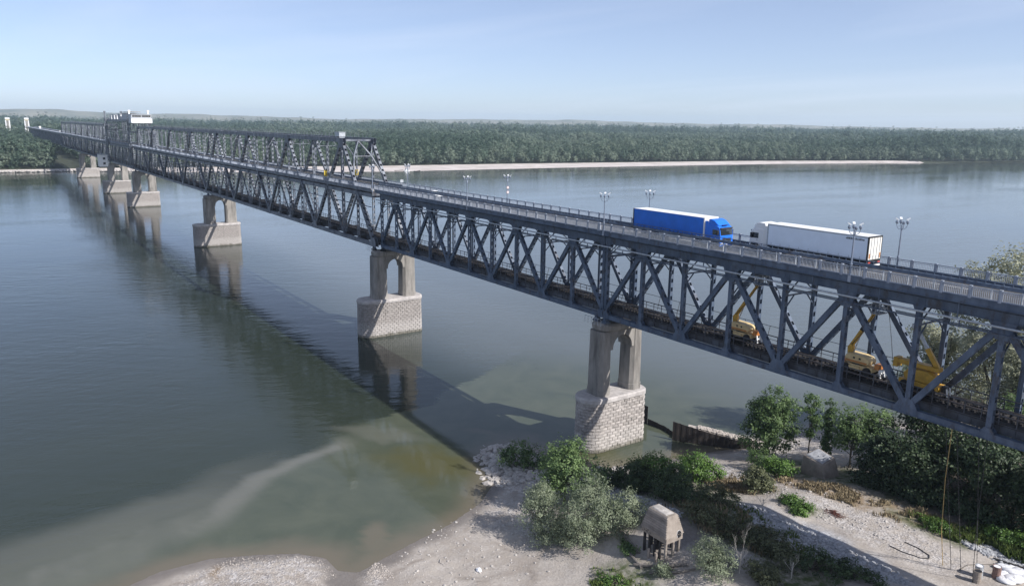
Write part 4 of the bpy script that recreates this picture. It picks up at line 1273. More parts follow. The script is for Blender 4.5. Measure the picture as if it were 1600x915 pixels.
    b.loft([[(px, py, z_) for px, py in ol(of)] for z_, of in ((zt_, .0), (zt_ + .25, .28), (zt_ + .95, .32), (zt_ + 1.15, .15), (ztop, -.15))])
    P("cap", b, M['concrete'])
    for yy in ((YN, YF) if top2 is None else top2):
        for dx in ((-1.0, 1.0) if top2 is None or len(top2) > 2 else (0,)):
            if top2 is not None and len(top2) > 2: dx = 1.15 if yy in (YN, YF) else -1.15
            b = MB(); b.box(x * 0 + dx - .55, dx + .55, yy - .5, yy + .5, ztop, ztop + .3); b.prism([(dx - .42, ztop + .3), (dx + .42, ztop + .3), (dx + .2, ztop + .84), (dx - .2, ztop + .84)], 1, yy - .34, yy + .34)
            P("bearing", b, M['steel'])
    # handrail round the pier top
    b = MB()
    for k in range(6):
        xk = -1.9 + k * .76; b.box(xk, xk + .05, YM - LL / 2 - .2, YM - LL / 2 - .15, ztop - .1, ztop + 1.0)
    b.box(-1.9, 1.95, YM - LL / 2 - .2, YM - LL / 2 - .15, ztop + .95, ztop + 1.0); P("pier_handrail", b, M['galv'])
    return rt
pier(-.6, "nearest stone bridge pier, standing in the shallows at the bank", 2.55, -3.8, 8.7, 8.9, 1, 9.0, 3.2)
pier(-80.6, "second stone bridge pier under the truss portal, alone in open water", 2.85, -6.2, 10.0, 9.05, 0, 10.9, top2=(YN, YF, -1.2, 7.0))
pier(-241.5, "third bridge pier with the tall arched opening, middle of the river", 3.0, -8.0, 10.6, 9.05, 0, 12.6, top2=(-1.2, 7.0))
pier(-411.2, "fourth bridge pier, right-hand one under the lift towers", 3.0, -7.2, 10.6, 8.6, 0, 12.6, top2=(-1.2, 7.0))
pier(-511.8, "fifth bridge pier, left-hand one under the lift towers beside the white cabin", 3.0, -7.2, 10.6, 8.6, 0, 12.6, top2=(-1.2, 7.0))
pier(-681.5, "farthest pier in the water, against the wooded bank", 3.0, -6.4, 11.4, 8.0, 0, 12.6, top2=(-1.2, 7.0))
pier(80.6, "bridge pier on the bank beyond the right edge", 2.55, -3.7, 9.3, 12.0, 0, 8.3)
# ------------------------------------------------------------------ lamps
def lamp_post(x, y, label, signs=False):
    t = thing("lamp_post", label, "street lamp", (x, y, 35.05), 0, "lamp posts on the bridge")
    def build_pole():
        b = MB()
        b.lathe([(.17, 0), (.17, .15), (.13, .2), (.115, 1.15), (.15, 1.2), (.15, 1.3), (.095, 1.36), (.075, 4.3), (.11, 4.34), (.11, 4.42), (.06, 4.46), (.05, 5.1)], (0, 0, 0), 8)
        return b.mesh("pole", M['lampmetal'])
    put("pole", shared('lp_pole', build_pole), t)
    def sleeve():
        b = MB(); b.box(-.16, .16, -.12, .12, -.68, .04); return b.mesh("base_sleeve", M['fence'])
    put("base_sleeve", shared('lp_sleeve', sleeve), t)
    def arm():
        b = MB()
        b.tube([(0, 0, 4.45), (.18, 0, 4.40), (.42, 0, 4.52), (.56, 0, 4.82), (.56, 0, 5.02)], .035, 6)
        b.tube([(0, 0, 4.85), (.25, 0, 4.72), (.52, 0, 4.74)], .02, 5)
        return b.mesh("arm", M['lampmetal'])
    def head():
        b = MB(); b.lathe([(.05, 4.98), (.12, 5.04), (.17, 5.20), (.15, 5.30), (.06, 5.36)], (.56, 0, 0), 8)
        return b.mesh("lamp_head", M['lampmetal'])
    def flood():
        b = MB(); b.prism([(.44, 5.40), (.80, 5.62), (.76, 5.70), (.40, 5.50)], 1, -.13, .13); b.tube([(.56, 0, 5.3), (.58, 0, 5.48)], .03, 5)
        return b.mesh("flood_light", M['lamphead'])
    for k in range(4):
        a = put("arm", shared('lp_arm', arm), t, (0, 0, 0), (0, 0, pi / 4 + k * pi / 2))
        put("lamp_head", shared('lp_head', head), a)
        if k in (0, 1, 2): put("flood_light", shared('lp_flood', flood), a)
    if signs:
        for z in (2.35, 3.25):
            b = MB(); b.lathe([(.27, 0), (.27, .04)], (0, 0, 0), 16); d = put("sign_disc", b.mesh("sign_disc", M['fadedred']), t, (.16, 0, z), (0, pi / 2, 0))
            b = MB(); b.lathe([(.215, .04), (.215, .055)], (0, 0, 0), 16); put("sign_face", b.mesh("sign_face", M['white']), d)
            b = MB(); b.box(-.14, .14, -.05, .05, .056, .066); put("sign_mark", b.mesh("sign_mark", M['black']), d)
    return t
lamp_post(41, RN, "four-armed lamp post at the near railing, in front of the white trailer")
lamp_post(41, RF, "four-armed lamp post at the far railing, right of the white trailer's rear")
lamp_post(1, RN, "lamp post at the near railing, left of the blue trailer")
lamp_post(1, RF, "lamp post at the far railing, showing above the blue trailer's roof")
lamp_post(-38.2, RN, "lamp post at the near railing, between the white car and the nearest pier")
lamp_post(-38.2, RF, "lamp post at the far railing carrying two round red and white signs", True)
lamp_post(-80.9, RN, "lamp post at the near railing by the portal of the through truss")
lamp_post(-80.9, RF, "lamp post at the far railing just right of the portal, with a pale round plate")
b = MB(); b.box(-.05, .05, -.42, .42, 0, .65)
t = thing("notice_board", "small pale grey board at the far railing beside the portal", "sign", (-83.5, 7.2, 36.2))
put("board", b.mesh("board", M['galv']), t); b = MB(); b.box(-.1, -.051, -.05, .05, -1.1, .8); put("post", b.mesh("post", M['galv']), t)

# ------------------------------------------------------------------ vehicles
def bev(mb, name, m, w=.05, seg=2, smooth=True):
    import bmesh
    me = mb.mesh(name, m)
    b = bmesh.new(); b.from_mesh(me)
    bmesh.ops.remove_doubles(b, verts=b.verts, dist=1e-4)
    bmesh.ops.bevel(b, geom=[e for e in b.edges if e.calc_face_angle(0) > .3], offset=w, segments=seg, affect='EDGES', profile=.5)
    b.to_mesh(me); b.free(); me.update()
    return me

def wheel(par, x, y, r=.5, w=.3):
    def ty():
        b = MB(); b.lathe([(r * .62, -w / 2), (r * .93, -w / 2), (r, -w / 2 + .05), (r, w / 2 - .05), (r * .93, w / 2), (r * .62, w / 2)], (0, 0, 0), 18); return b.mesh("tyre", M['tyre'])
    def ri():
        b = MB(); b.lathe([(r * .62, -w / 2 + .03), (r * .60, w / 2 - .06), (r * .25, w / 2 - .1), (r * .22, w / 2 - .01), (r * .1, w / 2)], (0, 0, 0), 14); return b.mesh("rim", M['galv'])
    def hu():
        b = MB(); b.lathe([(r * .3, -w / 2 + .02), (r * .3, w / 2 - .02)], (0, 0, 0), 10); return b.mesh("wheel", M['black'])
    o = put("wheel", shared(('wh', r, w), hu), par, (x, y, r), (pi / 2 if y < 0 else -pi / 2, 0, 0))
    put("tyre", shared(('ty', r, w), ty), o); put("rim", shared(('ri', r, w), ri), o)

def lorry(x, y, rot, label, cabm, sidem, blue):
    """tractor unit and trailer, local +x forwards, trailer rear at x = 0"""
    t = thing("lorry", label, "truck", (x, y, ZD + .005), rot)
    H, W = 3.86, 2.55
    def P(name, me, par=t, loc=(0, 0, 0)): return put(name, me, par, loc)
    q = MB(); q.box(.0, 13.5, -W / 2, W / 2, 1.12, 1.24); q.box(0.3, 12.6, -.55, -.42, .82, 1.12); q.box(.3, 12.6, .42, .55, .82, 1.12); P("chassis", bev(q, "chassis", M['black'], .01, 1))
    for s in (-1, 1):
        q = MB(); q.box(.14, 13.34, s * W / 2 - .03, s * W / 2 + .03, 1.28, 3.68); c = P("side_curtain", bev(q, "side_curtain", sidem, .015, 1))
        q = MB(); q.box(.1, 13.4, s * W / 2 - .045, s * W / 2 + .045, 3.68, 3.80); P("top_rail", q.mesh("top_rail", M['galv'] if not blue else M['bluecurt']), c)
        q = MB(); q.box(.1, 13.4, s * W / 2 - .045, s * W / 2 + .045, 1.14, 1.28); P("bottom_rail", q.mesh("bottom_rail", M['galv'] if not blue else M['black']), c)
        q = MB()
        for k in range(10): q.box(.9 + k * 1.32, .94 + k * 1.32, s * (W / 2 + .031), s * (W / 2 + .045), 1.2, 1.55)
        P("buckle_strap", q.mesh("buckle_strap", M['black'] if blue else M['galv']), c)
        for xx in (.06, 13.42):
            q = MB(); q.box(xx - .08, xx + .08, s * W / 2 - .06, s * W / 2 + .05, 1.14, 3.82); P("corner_post", q.mesh("corner_post", M['offwhite'] if (blue and xx > 1) else M['black'] if xx < 1 else M['galv']), c)
        q = MB(); q.box(5.2, 9.6, s * 1.2 - .02, s * 1.2 + .02, .55, .72); q.box(5.2, 9.6, s * 1.2 - .02, s * 1.2 + .02, .82, .98); P("side_guard", q.mesh("side_guard", M['galv']))
        if not blue and s > 0:
            pass
    q = MB(); q.box(-.02, 13.52, -W / 2 - .02, W / 2 + .02, 3.80, 3.86); P("roof", bev(q, "roof", M['white'], .02, 1))
    q = MB(); q.box(13.44, 13.52, -W / 2 + .05, W / 2 - .05, 1.2, 3.8); P("front_wall", q.mesh("front_wall", M['offwhite']))
    # rear doors with lock rods
    for s in (-1, 1):
        q = MB(); q.box(-.03, .05, .01 if s > 0 else -W / 2 + .09, W / 2 - .09 if s > 0 else -.01, 1.25, 3.70); d = P("rear_door", bev(q, "rear_door", M['offwhite'], .012, 1))
        for yy in (.3, .85):
            q = MB(); q.tube([(-.06, s * yy, 1.22), (-.06, s * yy, 3.72)], .022, 6); q.box(-.09, -.04, s * yy - .06, s * yy + .06, 1.55, 1.68); P("lock_rod", q.mesh("lock_rod", M['galv']), d)
        q = MB(); q.box(-.05, -.03, s * 1.02 - .09, s * 1.02 + .09, 1.4, 1.95); P("marker_plate", q.mesh("marker_plate", M['orange']), d)
    q = MB(); q.box(-.04, .1, -W / 2 - .01, W / 2 + .01, 3.70, 3.86); q.box(-.05, .1, -W / 2, W / 2, 1.02, 1.24); fr = P("rear_frame", q.mesh("rear_frame", M['black']))
    q = MB(); q.box(-.10, .0, -1.18, 1.18, .50, .66); P("underrun_bar", q.mesh("underrun_bar", M['white']))
    for s in (-1, 1):
        q = MB(); q.box(-.075, -.04, s * .95 - .22, s * .95 + .22, .86, 1.0); P("tail_light", q.mesh("tail_light", M['red']))
        q = MB(); q.box(.25, .28, s * 1.0 - .3, s * 1.0 + .3, .3, .95); P("mud_flap", q.mesh("mud_flap", M['black']))
        for xx in (2.1, 3.4, 4.7): wheel(t, xx, s * 1.06, .5, .34)
        wheel(t, 12.4, s * 1.02, .5, .5); wheel(t, 15.45, s * 1.08, .5, .34)
    # tractor
    q = MB(); q.box(10.9, 16.0, -.5, .5, .55, .95); P("tractor_frame", q.mesh("tractor_frame", M['black']))
    for s in (-1, 1):
        q = MB(); q.box(13.1, 14.6, s * 1.0 - .22, s * 1.0 + .22, .42, .98); P("fuel_tank", bev(q, "fuel_tank", M['galv'], .08, 2))
    prof = [(13.95, .95), (13.95, 2.95), (14.05, 3.05), (15.55, 3.05), (15.98, 2.78), (16.18, 1.75), (16.22, 1.0), (16.2, .42), (15.98, .36), (15.95, .95)]
    q = MB(); q.prism(prof, 1, -1.23, 1.23); cab = P("cab", bev(q, "cab", cabm, .07, 3))
    if blue: dp = [(14.0, 3.0), (14.0, 3.72), (14.35, 3.80), (15.0, 3.62), (15.75, 3.05), (15.6, 3.0)]
    else: dp = [(14.0, 3.0), (14.0, 3.78), (14.9, 3.84), (15.5, 3.62), (15.86, 3.0)]
    q = MB(); q.prism(dp, 1, -1.12, 1.12); P("roof_fairing", bev(q, "roof_fairing", cabm, .10, 3), cab)
    for s in (-1, 1):
        q = MB(); q.box(13.5, 14.05, s * 1.16 - .03, s * 1.16 + .03, 1.0, 3.5); P("side_fairing", bev(q, "side_fairing", cabm, .02, 1), cab)
    # windscreen lies on the sloping front
    def F(z): return np.interp(z, [.42, 1.0, 1.75, 2.78], [16.2, 16.22, 16.18, 15.98])
    def front(name, z0, z1, y0_, y1_, m, pr=.012):
        q = MB(); q.add([(F(z0) + pr, y0_, z0), (F(z0) + pr, y1_, z0), (F(z1) + pr, y1_, z1), (F(z1) + pr, y0_, z1), (F(z0) - .05, y0_, z0), (F(z0) - .05, y1_, z0), (F(z1) - .05, y1_, z1), (F(z1) - .05, y0_, z1)],
                        [(0, 1, 2, 3), (7, 6, 5, 4), (0, 4, 5, 1), (1, 5, 6, 2), (2, 6, 7, 3), (3, 7, 4, 0)])
        return P(name, q.mesh(name, m), cab)
    front("windscreen", 1.82, 2.64, -1.12, 1.12, M['glass'])
    front("sun_visor", 2.64, 2.80, -1.12, 1.12, M['black'], .16)
    front("grille", .98, 1.45, -.82, .82, M['black'], .02); front("badge_panel", 1.52, 1.72, -.5, .5, cabm, .015)
    front("number_plate", .52, .64, -.28, .28, M['white'], .03)
    for s in (-1, 1):
        ya, yb = sorted((s * .72, s * 1.16)); front("headlight", .62, .86, ya, yb, M['lens'], .03)
        q = MB(); q.prism([(14.85, 1.82), (14.85, 2.5), (15.7, 2.5), (15.9, 1.82)], 1, s * 1.236 - .008, s * 1.236 + .008); P("side_window", q.mesh("side_window", M['glass']), cab)
        q = MB(); q.box(15.75, 15.95, min(s * 1.25, s * 1.52), max(s * 1.25, s * 1.52), 1.85, 2.5); P("mirror", bev(q, "mirror", M['black'], .04, 2), cab)
        q = MB(); q.prism([(14.85, .98), (14.85, 1.1), (15.05, 1.24), (15.85, 1.24), (15.93, 1.1), (15.93, .98)], 1, s * 1.24 - .012, s * 1.24 + .012); P("wheel_arch", q.mesh("wheel_arch", M['black']), cab)
        q = MB(); q.box(14.95, 15.1, s * 1.245 - .015, s * 1.245 + .015, 1.6, 1.66); P("door_handle", q.mesh("door_handle", M['black']), cab)
        q = MB(); q.box(14.9, 15.5, s * 1.18 - .06, s * 1.18 + .06, .38, .46); P("step", q.mesh("step", M['black']), cab)
    q = MB(); q.box(15.55, 15.9, -.5, .5, 3.06, 3.12); P("roof_hatch", q.mesh("roof_hatch", M['black'] if blue else cabm), cab)
    return t, cab
lb, cab_b = lorry(5.1, 1.62, 0, "blue lorry with a white-roofed blue curtain trailer, driving right", M['bluecab'], M['bluecurt'], True)
lw, cab_w = lorry(40.0, 4.25, pi, "white lorry with a white curtain trailer, driving left", M['white'], M['curtain'], False)
# small dark print in the upper rear corner of the white trailer's near side: too small to read, kept as short dark bars
q = MB(); xx = 0.55; r = random.Random(2)
while xx < 2.7:
    w_ = r.uniform(.09, .17); q.box(xx, xx + w_, 1.3055, 1.3085, 3.36, 3.36 + r.choice((.12, .15, .18))); xx += w_ + .05
q.box(.55, 2.75, 1.3055, 1.3085, 3.31, 3.335)
put("printed_lettering", q.mesh("printed_lettering", M['black']), lw)

def small_car(x, y, rot, label, m):
    t = thing("car", label, "car", (x, y, ZD + .005), rot)
    q = MB()
    secs = []
    for xx, hw, z0, z1 in ((-2.15, .72, .45, .78), (-2.0, .82, .28, .92), (-1.0, .86, .25, .98), (.7, .86, .25, .96), (1.7, .82, .27, .80), (2.15, .66, .40, .62)):
        secs.append([(xx, -hw, z0), (xx, hw, z0), (xx, hw, z1 - .1), (xx, hw * .92, z1), (xx, -hw * .92, z1), (xx, -hw, z1 - .1)])
    q.loft(secs); put("body", bev(q, "body", m, .03, 2), t)
    q = MB(); q.loft([[(xx, -hw, z0), (xx, hw, z0), (xx + sh, hw * .82, z1), (xx + sh, -hw * .82, z1)] for xx, hw, z0, z1, sh in ((-1.75, .76, .92, 1.0, .2), (-1.2, .8, .95, 1.42, .1), (.1, .8, .95, 1.46, 0), (.95, .78, .94, 1.0, -.3))])
    put("cabin_glass", q.mesh("cabin_glass", M['glass']), t)
    q = MB(); q.box(-1.2, .15, -.64, .64, 1.43, 1.50); put("roof", bev(q, "roof", m, .03, 2), t)
    for s in (-1, 1):
        for xx in (-1.35, 1.35): wheel(t, xx, s * .78, .32, .2)
        q = MB(); q.box(2.05, 2.14, s * .5 - .13, s * .5 + .13, .56, .68); put("headlight", q.mesh("headlight", M['lens']), t)
        q = MB(); q.box(-2.17, -2.08, s * .55 - .13, s * .55 + .13, .62, .78); put("tail_light", q.mesh("tail_light", M['red']), t)
    return t
small_car(-57.0, 1.7, 0, "small white car on the bridge left of the lamp posts", M['white'])
small_car(-930, 4.3, pi, "tiny white car on the far end of the bridge", M['white'])
def van(x, y, label):
    t = thing("delivery_van", label, "van", (x, y, ZD + .005))
    q = MB(); q.box(-3.4, 1.2, -1.2, 1.2, .7, 3.5); put("cargo_box", bev(q, "cargo_box", M['white'], .05, 1), t)
    q = MB(); q.prism([(1.3, .5), (1.3, 2.5), (2.2, 2.5), (2.9, 1.6), (3.2, 1.4), (3.2, .5)], 1, -1.05, 1.05); put("cab", bev(q, "cab", M['white'], .05, 1), t)
    q = MB(); q.add([(2.24, -.9, 2.42), (2.24, .9, 2.42), (2.92, .9, 1.64), (2.92, -.9, 1.64)], [(0, 1, 2, 3)]); put("windscreen", q.mesh("windscreen", M['glass']), t)
    for s in (-1, 1):
        for xx in (-2.2, 2.2): wheel(t, xx, s * .95, .42, .26)
van(-1185, 1.6, "white delivery van on the far end of the bridge above the trees")

# ------------------------------------------------------------------ yellow lifts on the railway deck
def boom_lift(x, y, label, boom_to, kind, grp="yellow boom lifts on the lower deck"):
    t = thing("boom_lift", label, "boom lift", (x, y, 23.37), 0, grp)
    def P(name, me, par=t, loc=(0, 0, 0)): return put(name, me, par, loc)
    q = MB(); q.box(-1.7, 1.9, -.75, .75, .45, .95); ch = P("chassis", bev(q, "chassis", M['cream'] if kind == 0 else M['yellow'], .08, 2))
    q = MB(); q.box(-.9, .5, -.95, .95, .35, .8); P("battery_box", bev(q, "battery_box", M['cream'], .05, 1), ch)
    for xx in (-1.25, 1.35):
        for s in (-1, 1): wheel(t, xx, s * .88, .48, .32)
    q = MB(); q.lathe([(.7, .95), (.7, 1.12)], (-.2, 0, 0), 16); P("slew_ring", q.mesh("slew_ring", M['black']))
    # rounded counterweight body
    out = [(-1.5, 1.12), (-1.5, 1.75), (-1.2, 2.15), (.4, 2.12), (1.1, 2.0), (1.45, 1.75), (1.5, 1.4), (1.3, 1.12)]
    q = MB(); q.prism(out, 1, -.78, .78); bd = P("turntable", bev(q, "turntable", M['yellow'] if kind else M['cream'], .14, 3))
    q = MB(); q.box(-1.35, 1.2, -.84, -.78, 1.25, 1.42); P("dark_band", q.mesh("dark_band", M['orange']), bd)
    for xx in (-.35, .35):
        q = MB(); q.box(xx - .12, xx + .12, -.81, -.775, 1.62, 1.84); P("vent", q.mesh("vent", M['black']), bd)
    q = MB(); q.box(-1.75, -1.5, -.5, .1, 1.0, 1.5); P("control_box", bev(q, "control_box", M['red'], .03, 1), bd)
    # mast and telescopic boom
    q = MB(); q.prism([(-1.55, 1.9), (-.95, 2.0), (-1.0, 2.9), (-1.3, 3.1), (-1.6, 2.7)], 1, -.28, .28); P("mast", bev(q, "mast", M['yellow'], .05, 2))
    a = Vector((-1.3, 0, 2.8)); e = Vector(boom_to); d = (e - a)
    q = MB(); q.beam(a, a + d * .55, .32, .42, (0, 1, 0)); bo = P("boom", bev(q, "boom", M['yellow'], .03, 1))
    q = MB(); q.beam(a + d * .5, e, .22, .28, (0, 1, 0)); P("boom_extension", q.mesh("boom_extension", M['yellow']), bo)
    q = MB(); q.beam(a + d * .46, a + d * .57, .38, .48, (0, 1, 0)); P("boom_collar", q.mesh("boom_collar", M['black']), bo)
    q = MB(); q.tube([(-.9, 0, 2.1), tuple(a + d * .32 + Vector((.1, 0, -.3)))], .07, 8); P("hydraulic_ram", q.mesh("hydraulic_ram", M['galv']), bo)
    q = MB(); q.tube([tuple(a + Vector((.1, -.22, .15))), tuple(a + d * .5 + Vector((.12, -.24, -.35))), tuple(e + Vector((0, -.1, -.1)))], .035, 5); P("hose", q.mesh("hose", M['black']), bo)
    # work basket at the end
    q = MB()
    for zz_ in (0, .55, 1.05):
        for ss in (-1, 1): q.box(e.x - .1, e.x + .9, ss * .8 - .025, ss * .8 + .025, e.z + zz_, e.z + zz_ + .05)
        q.box(e.x - .12, e.x - .07, -.8, .8, e.z + zz_, e.z + zz_ + .05); q.box(e.x + .87, e.x + .92, -.8, .8, e.z + zz_, e.z + zz_ + .05)
    for xx in (-.1, .4, .88):
        for ss in (-1, 1): q.box(e.x + xx - .02, e.x + xx + .03, ss * .8 - .03, ss * .8 + .03, e.z, e.z + 1.08)
    q.box(e.x - .1, e.x + .9, -.8, .8, e.z - .05, e.z); P("work_basket", q.mesh("work_basket", M['galv']))
    # rail guide legs folded down at the end
    q = MB(); q.box(2.0, 2.6, -.6, .6, .95, 1.55); g_ = P("guide_carrier", bev(q, "guide_carrier", M['orange'], .06, 2))
    for s in (-1, 1):
        q = MB(); q.beam((2.55, s * .42, 1.0), (2.75, s * .42, .05), .14, .16, (0, 1, 0)); P("guide_leg", q.mesh("guide_leg", M['white']), g_)
    q = MB(); q.box(2.6, 2.7, -.42, .42, .5, .62); P("cross_tie", q.mesh("cross_tie", M['white']), g_)
    return t
boom_lift(24.0, YM, "cream and yellow boom lift, leftmost of the three, its boom raised to the right", (1.9, 0, 7.6), 0)
boom_lift(40.6, YM, "middle of the three yellow boom lifts, boom raised towards a thin hanging cable", (1.1, 0, 7.2), 0)
def rail_crane(x, y):
    t = thing("rail_crane", "ochre yellow crane with its jib leaning left, rightmost machine on the lower deck", "crane", (x, y, 23.37))
    def P(name, me, par=t, loc=(0, 0, 0)): return put(name, me, par, loc)
    q = MB(); q.box(-2.0, 2.2, -.85, .85, .4, .95); ch = P("chassis", bev(q, "chassis", M['yellow'], .06, 1))
    for xx in (-1.3, 1.5):
        for s in (-1, 1): wheel(t, xx, s * .88, .45, .3)
    q = MB(); q.prism([(-1.4, 1.0), (-1.6, 1.6), (-1.1, 2.2), (1.0, 2.3), (1.8, 1.9), (1.7, 1.0)], 1, -.85, .85); P("turntable", bev(q, "turntable", M['yellow'], .12, 2))
    q = MB(); q.box(-2.7, 1.9, -.45, .45, 2.35, 2.85); P("upper_frame", bev(q, "upper_frame", M['yellow'], .05, 1))
    q = MB(); q.box(-3.0, -2.5, -.5, .5, 1.9, 2.95); P("counterweight", bev(q, "counterweight", M['yellow'], .05, 1))
    a = Vector((1.7, 0, 2.5)); e = Vector((-1.2, 0, 6.6)); d = e - a
    q = MB(); q.beam(a, a + d * .5, .36, .5, (0, 1, 0)); bo = P("jib", bev(q, "jib", M['yellow'], .03, 1))
    q = MB(); q.beam(a + d * .48, e, .24, .3, (0, 1, 0)); P("jib_extension", q.mesh("jib_extension", M['galv']), bo)
    q = MB(); q.tube([tuple(a + Vector((-.5, 0, -.1))), tuple(a + d * .45)], .08, 8); P("hydraulic_ram", q.mesh("hydraulic_ram", M['black']), bo)
    q = MB(); q.box(e.x - .35, e.x + .35, -.3, .3, e.z - .2, e.z + .35); P("jib_head", bev(q, "jib_head", M['galv'], .05, 1), bo)
    q = MB(); q.box(2.3, 2.8, -.3, .3, .4, 1.1); lg = P("lamp_box", bev(q, "lamp_box", M['black'], .06, 2))
    for s in (-1, 1):
        q = MB(); q.beam((2.85, s * .3, .9), (3.0, s * .3, .05), .1, .12, (0, 1, 0)); P("guide_leg", q.mesh("guide_leg", M['white']), lg)
rail_crane(47.6, YM)

# ------------------------------------------------------------------ cables and ropes hanging from the right-hand span
def hang(name, label, cat, pts, r, m, n=5):
    q = MB(); q.tube(pts, r, n); return tag(put(name, q.mesh(name, m)), label, cat)
hang("hanging_rope", "ochre rope hanging from the lower deck to the ground at the right", "rope", [(52.9, -.45, 21.4), (52.86, -.3, 16), (52.8, 0.6, 10), (52.7, 2.3, 5.2)], .035, M['rope'])
hang("hanging_cable", "dark cable hanging from the lower deck right of the ochre rope", "cable", [(56.2, -.42, 21.4), (56.1, 0.4, 12), (56.0, 1.6, 5.3)], .03, M['cable'])
def knot_cable(x, y, z0, x1, y1, z1, label):
    q = MB(); q.tube([(x, y, z0), ((x + x1) / 2, (y + y1) / 2, (z0 + z1) / 2), (x1, y1, z1)], .03, 5)
    t = put("scaffold_cable", q.mesh("scaffold_cable", M['cable'])); tag(t, label, "cable", None)
    q = MB(); n = 9
    for k in range(n):
        f = (k + .5) / n; q.lathe([(.03, -.06), (.065, 0), (.03, .06)], (x + (x1 - x) * f, y + (y1 - y) * f, z0 + (z1 - z0) * f), 6)
    put("clamp", q.mesh("clamp", M['cable']), t)
knot_cable(52.2, -.3, 21.4, 53.6, 2.2, 5.25, "leftmost knotted cable dropping to the two standing barrels")
knot_cable(53.3, -.35, 21.4, 54.4, 2.6, 5.25, "middle knotted cable dropping beside the grey barrel")
knot_cable(55.4, -.35, 21.4, 55.6, 3.4, 5.25, "rightmost knotted cable dropping by the rusty red barrel")
hang("thin_cable", "thin cable hanging inside the truss above the middle boom lift", "cable", [(41.4, 5.2, 33), (42.6, 5.0, 28), (43.4, 4.9, 24.2)], .03, M['cable'])
# ------------------------------------------------------------------ leaves
def leaf_mesh(name, centers, sizes, tints, rng, m, up=.35, aspect=.6, outward=None):
    """one small four-cornered leaf (or spray of leaves) per centre"""
    n = len(centers)
    nrm = rng.normal(size=(n, 3)); nrm[:, 2] = np.abs(nrm[:, 2]) + up
    if outward is not None: nrm = nrm * .75 + outward * 1.1
    nrm /= np.linalg.norm(nrm, axis=1)[:, None] + 1e-9
    t = rng.normal(size=(n, 3)); t -= nrm * (t * nrm).sum(1)[:, None]; t /= np.linalg.norm(t, axis=1)[:, None] + 1e-9
    b = np.cross(nrm, t)
    s = sizes[:, None]
    t = t * s * .5; b = b * s * .5 * aspect
    bend = nrm * s * .12
    co = np.stack([centers - t, centers - b * .9 + bend, centers + t, centers + b * .9 + bend], 1).reshape(-1, 3)
    me = bpy.data.meshes.new(name)
    me.vertices.add(4 * n); me.vertices.foreach_set("co", co.ravel().astype(np.float32))
    me.loops.add(4 * n); me.loops.foreach_set("vertex_index", np.arange(4 * n))
    me.polygons.add(n); me.polygons.foreach_set("loop_start", np.arange(n) * 4)
    me.update(calc_edges=True)
    a = me.attributes.new("tint", 'FLOAT', 'POINT'); a.data.foreach_set("value", np.repeat(np.clip(tints, 0, 1), 4).astype(np.float32))
    me.materials.append(m)
    return me

def crown_points(blobs, n, rng, clump=.9, per=26, hollow=.55):
    """blobs: (x, y, z, rx, ry, rz). Leaves gather in sprays spread over and inside each blob"""
    bl = np.array(blobs, float); w = (bl[:, 3] * bl[:, 4] * bl[:, 5]) ** .72; w /= w.sum()
    nc = max(4, n // per)
    pick = rng.choice(len(bl), nc, p=w)
    d = rng.normal(size=(nc, 3)); d[:, 2] = d[:, 2] * .9 + .15; d /= np.linalg.norm(d, axis=1)[:, None]
    r = hollow + (1 - hollow) * rng.random(nc) ** .6
    r *= 1 + .16 * rng.normal(size=nc)
    c = bl[pick, :3] + d * r[:, None] * bl[pick, 3:6]
    csz = clump * (0.6 + .8 * rng.random(nc))
    ctint = .5 + .22 * rng.normal(size=nc)
    k = rng.integers(0, nc, n)
    off = rng.normal(size=(n, 3)); off[:, 2] *= .75
    off = off / (np.linalg.norm(off, axis=1)[:, None] + 1e-9) * (rng.random(n) ** .5)[:, None] * csz[k][:, None]
    return c[k] + off, ctint[k] + .14 * rng.normal(size=n), d[k], c

def limbs(mb, base, trunk_top, tips, r0, rng, n=7):
    """tapered trunk with curved limbs out to some of the leaf sprays"""
    base = Vector(base); top = Vector(trunk_top)
    pts = []; rr = []
    for i in range(6):
        f = i / 5; p = base.lerp(top, f) + Vector((rng.normal() * .05, rng.normal() * .05, 0)) * (f * 3)
        pts.append(p); rr.append(r0 * (1.25 if i == 0 else 1) * (1 - .78 * f))
    mb.tube(pts, rr, n)
    for tp in tips:
        tp = Vector(tp)
        f = min(.92, max(.12, (tp.z - base.z) / max(.5, (top.z - base.z)) * .55 + rng.uniform(-.08, .08)))
        i = min(4, int(f * 5)); s = pts[i].lerp(pts[i + 1], f * 5 - i)
        mid = s.lerp(tp, .5) + Vector((0, 0, (tp - s).length * .10))
        r1 = max(.02, r0 * (1 - .78 * f) * .5)
        mb.tube([s, mid, tp], [r1, r1 * .6, r1 * .22], 5)

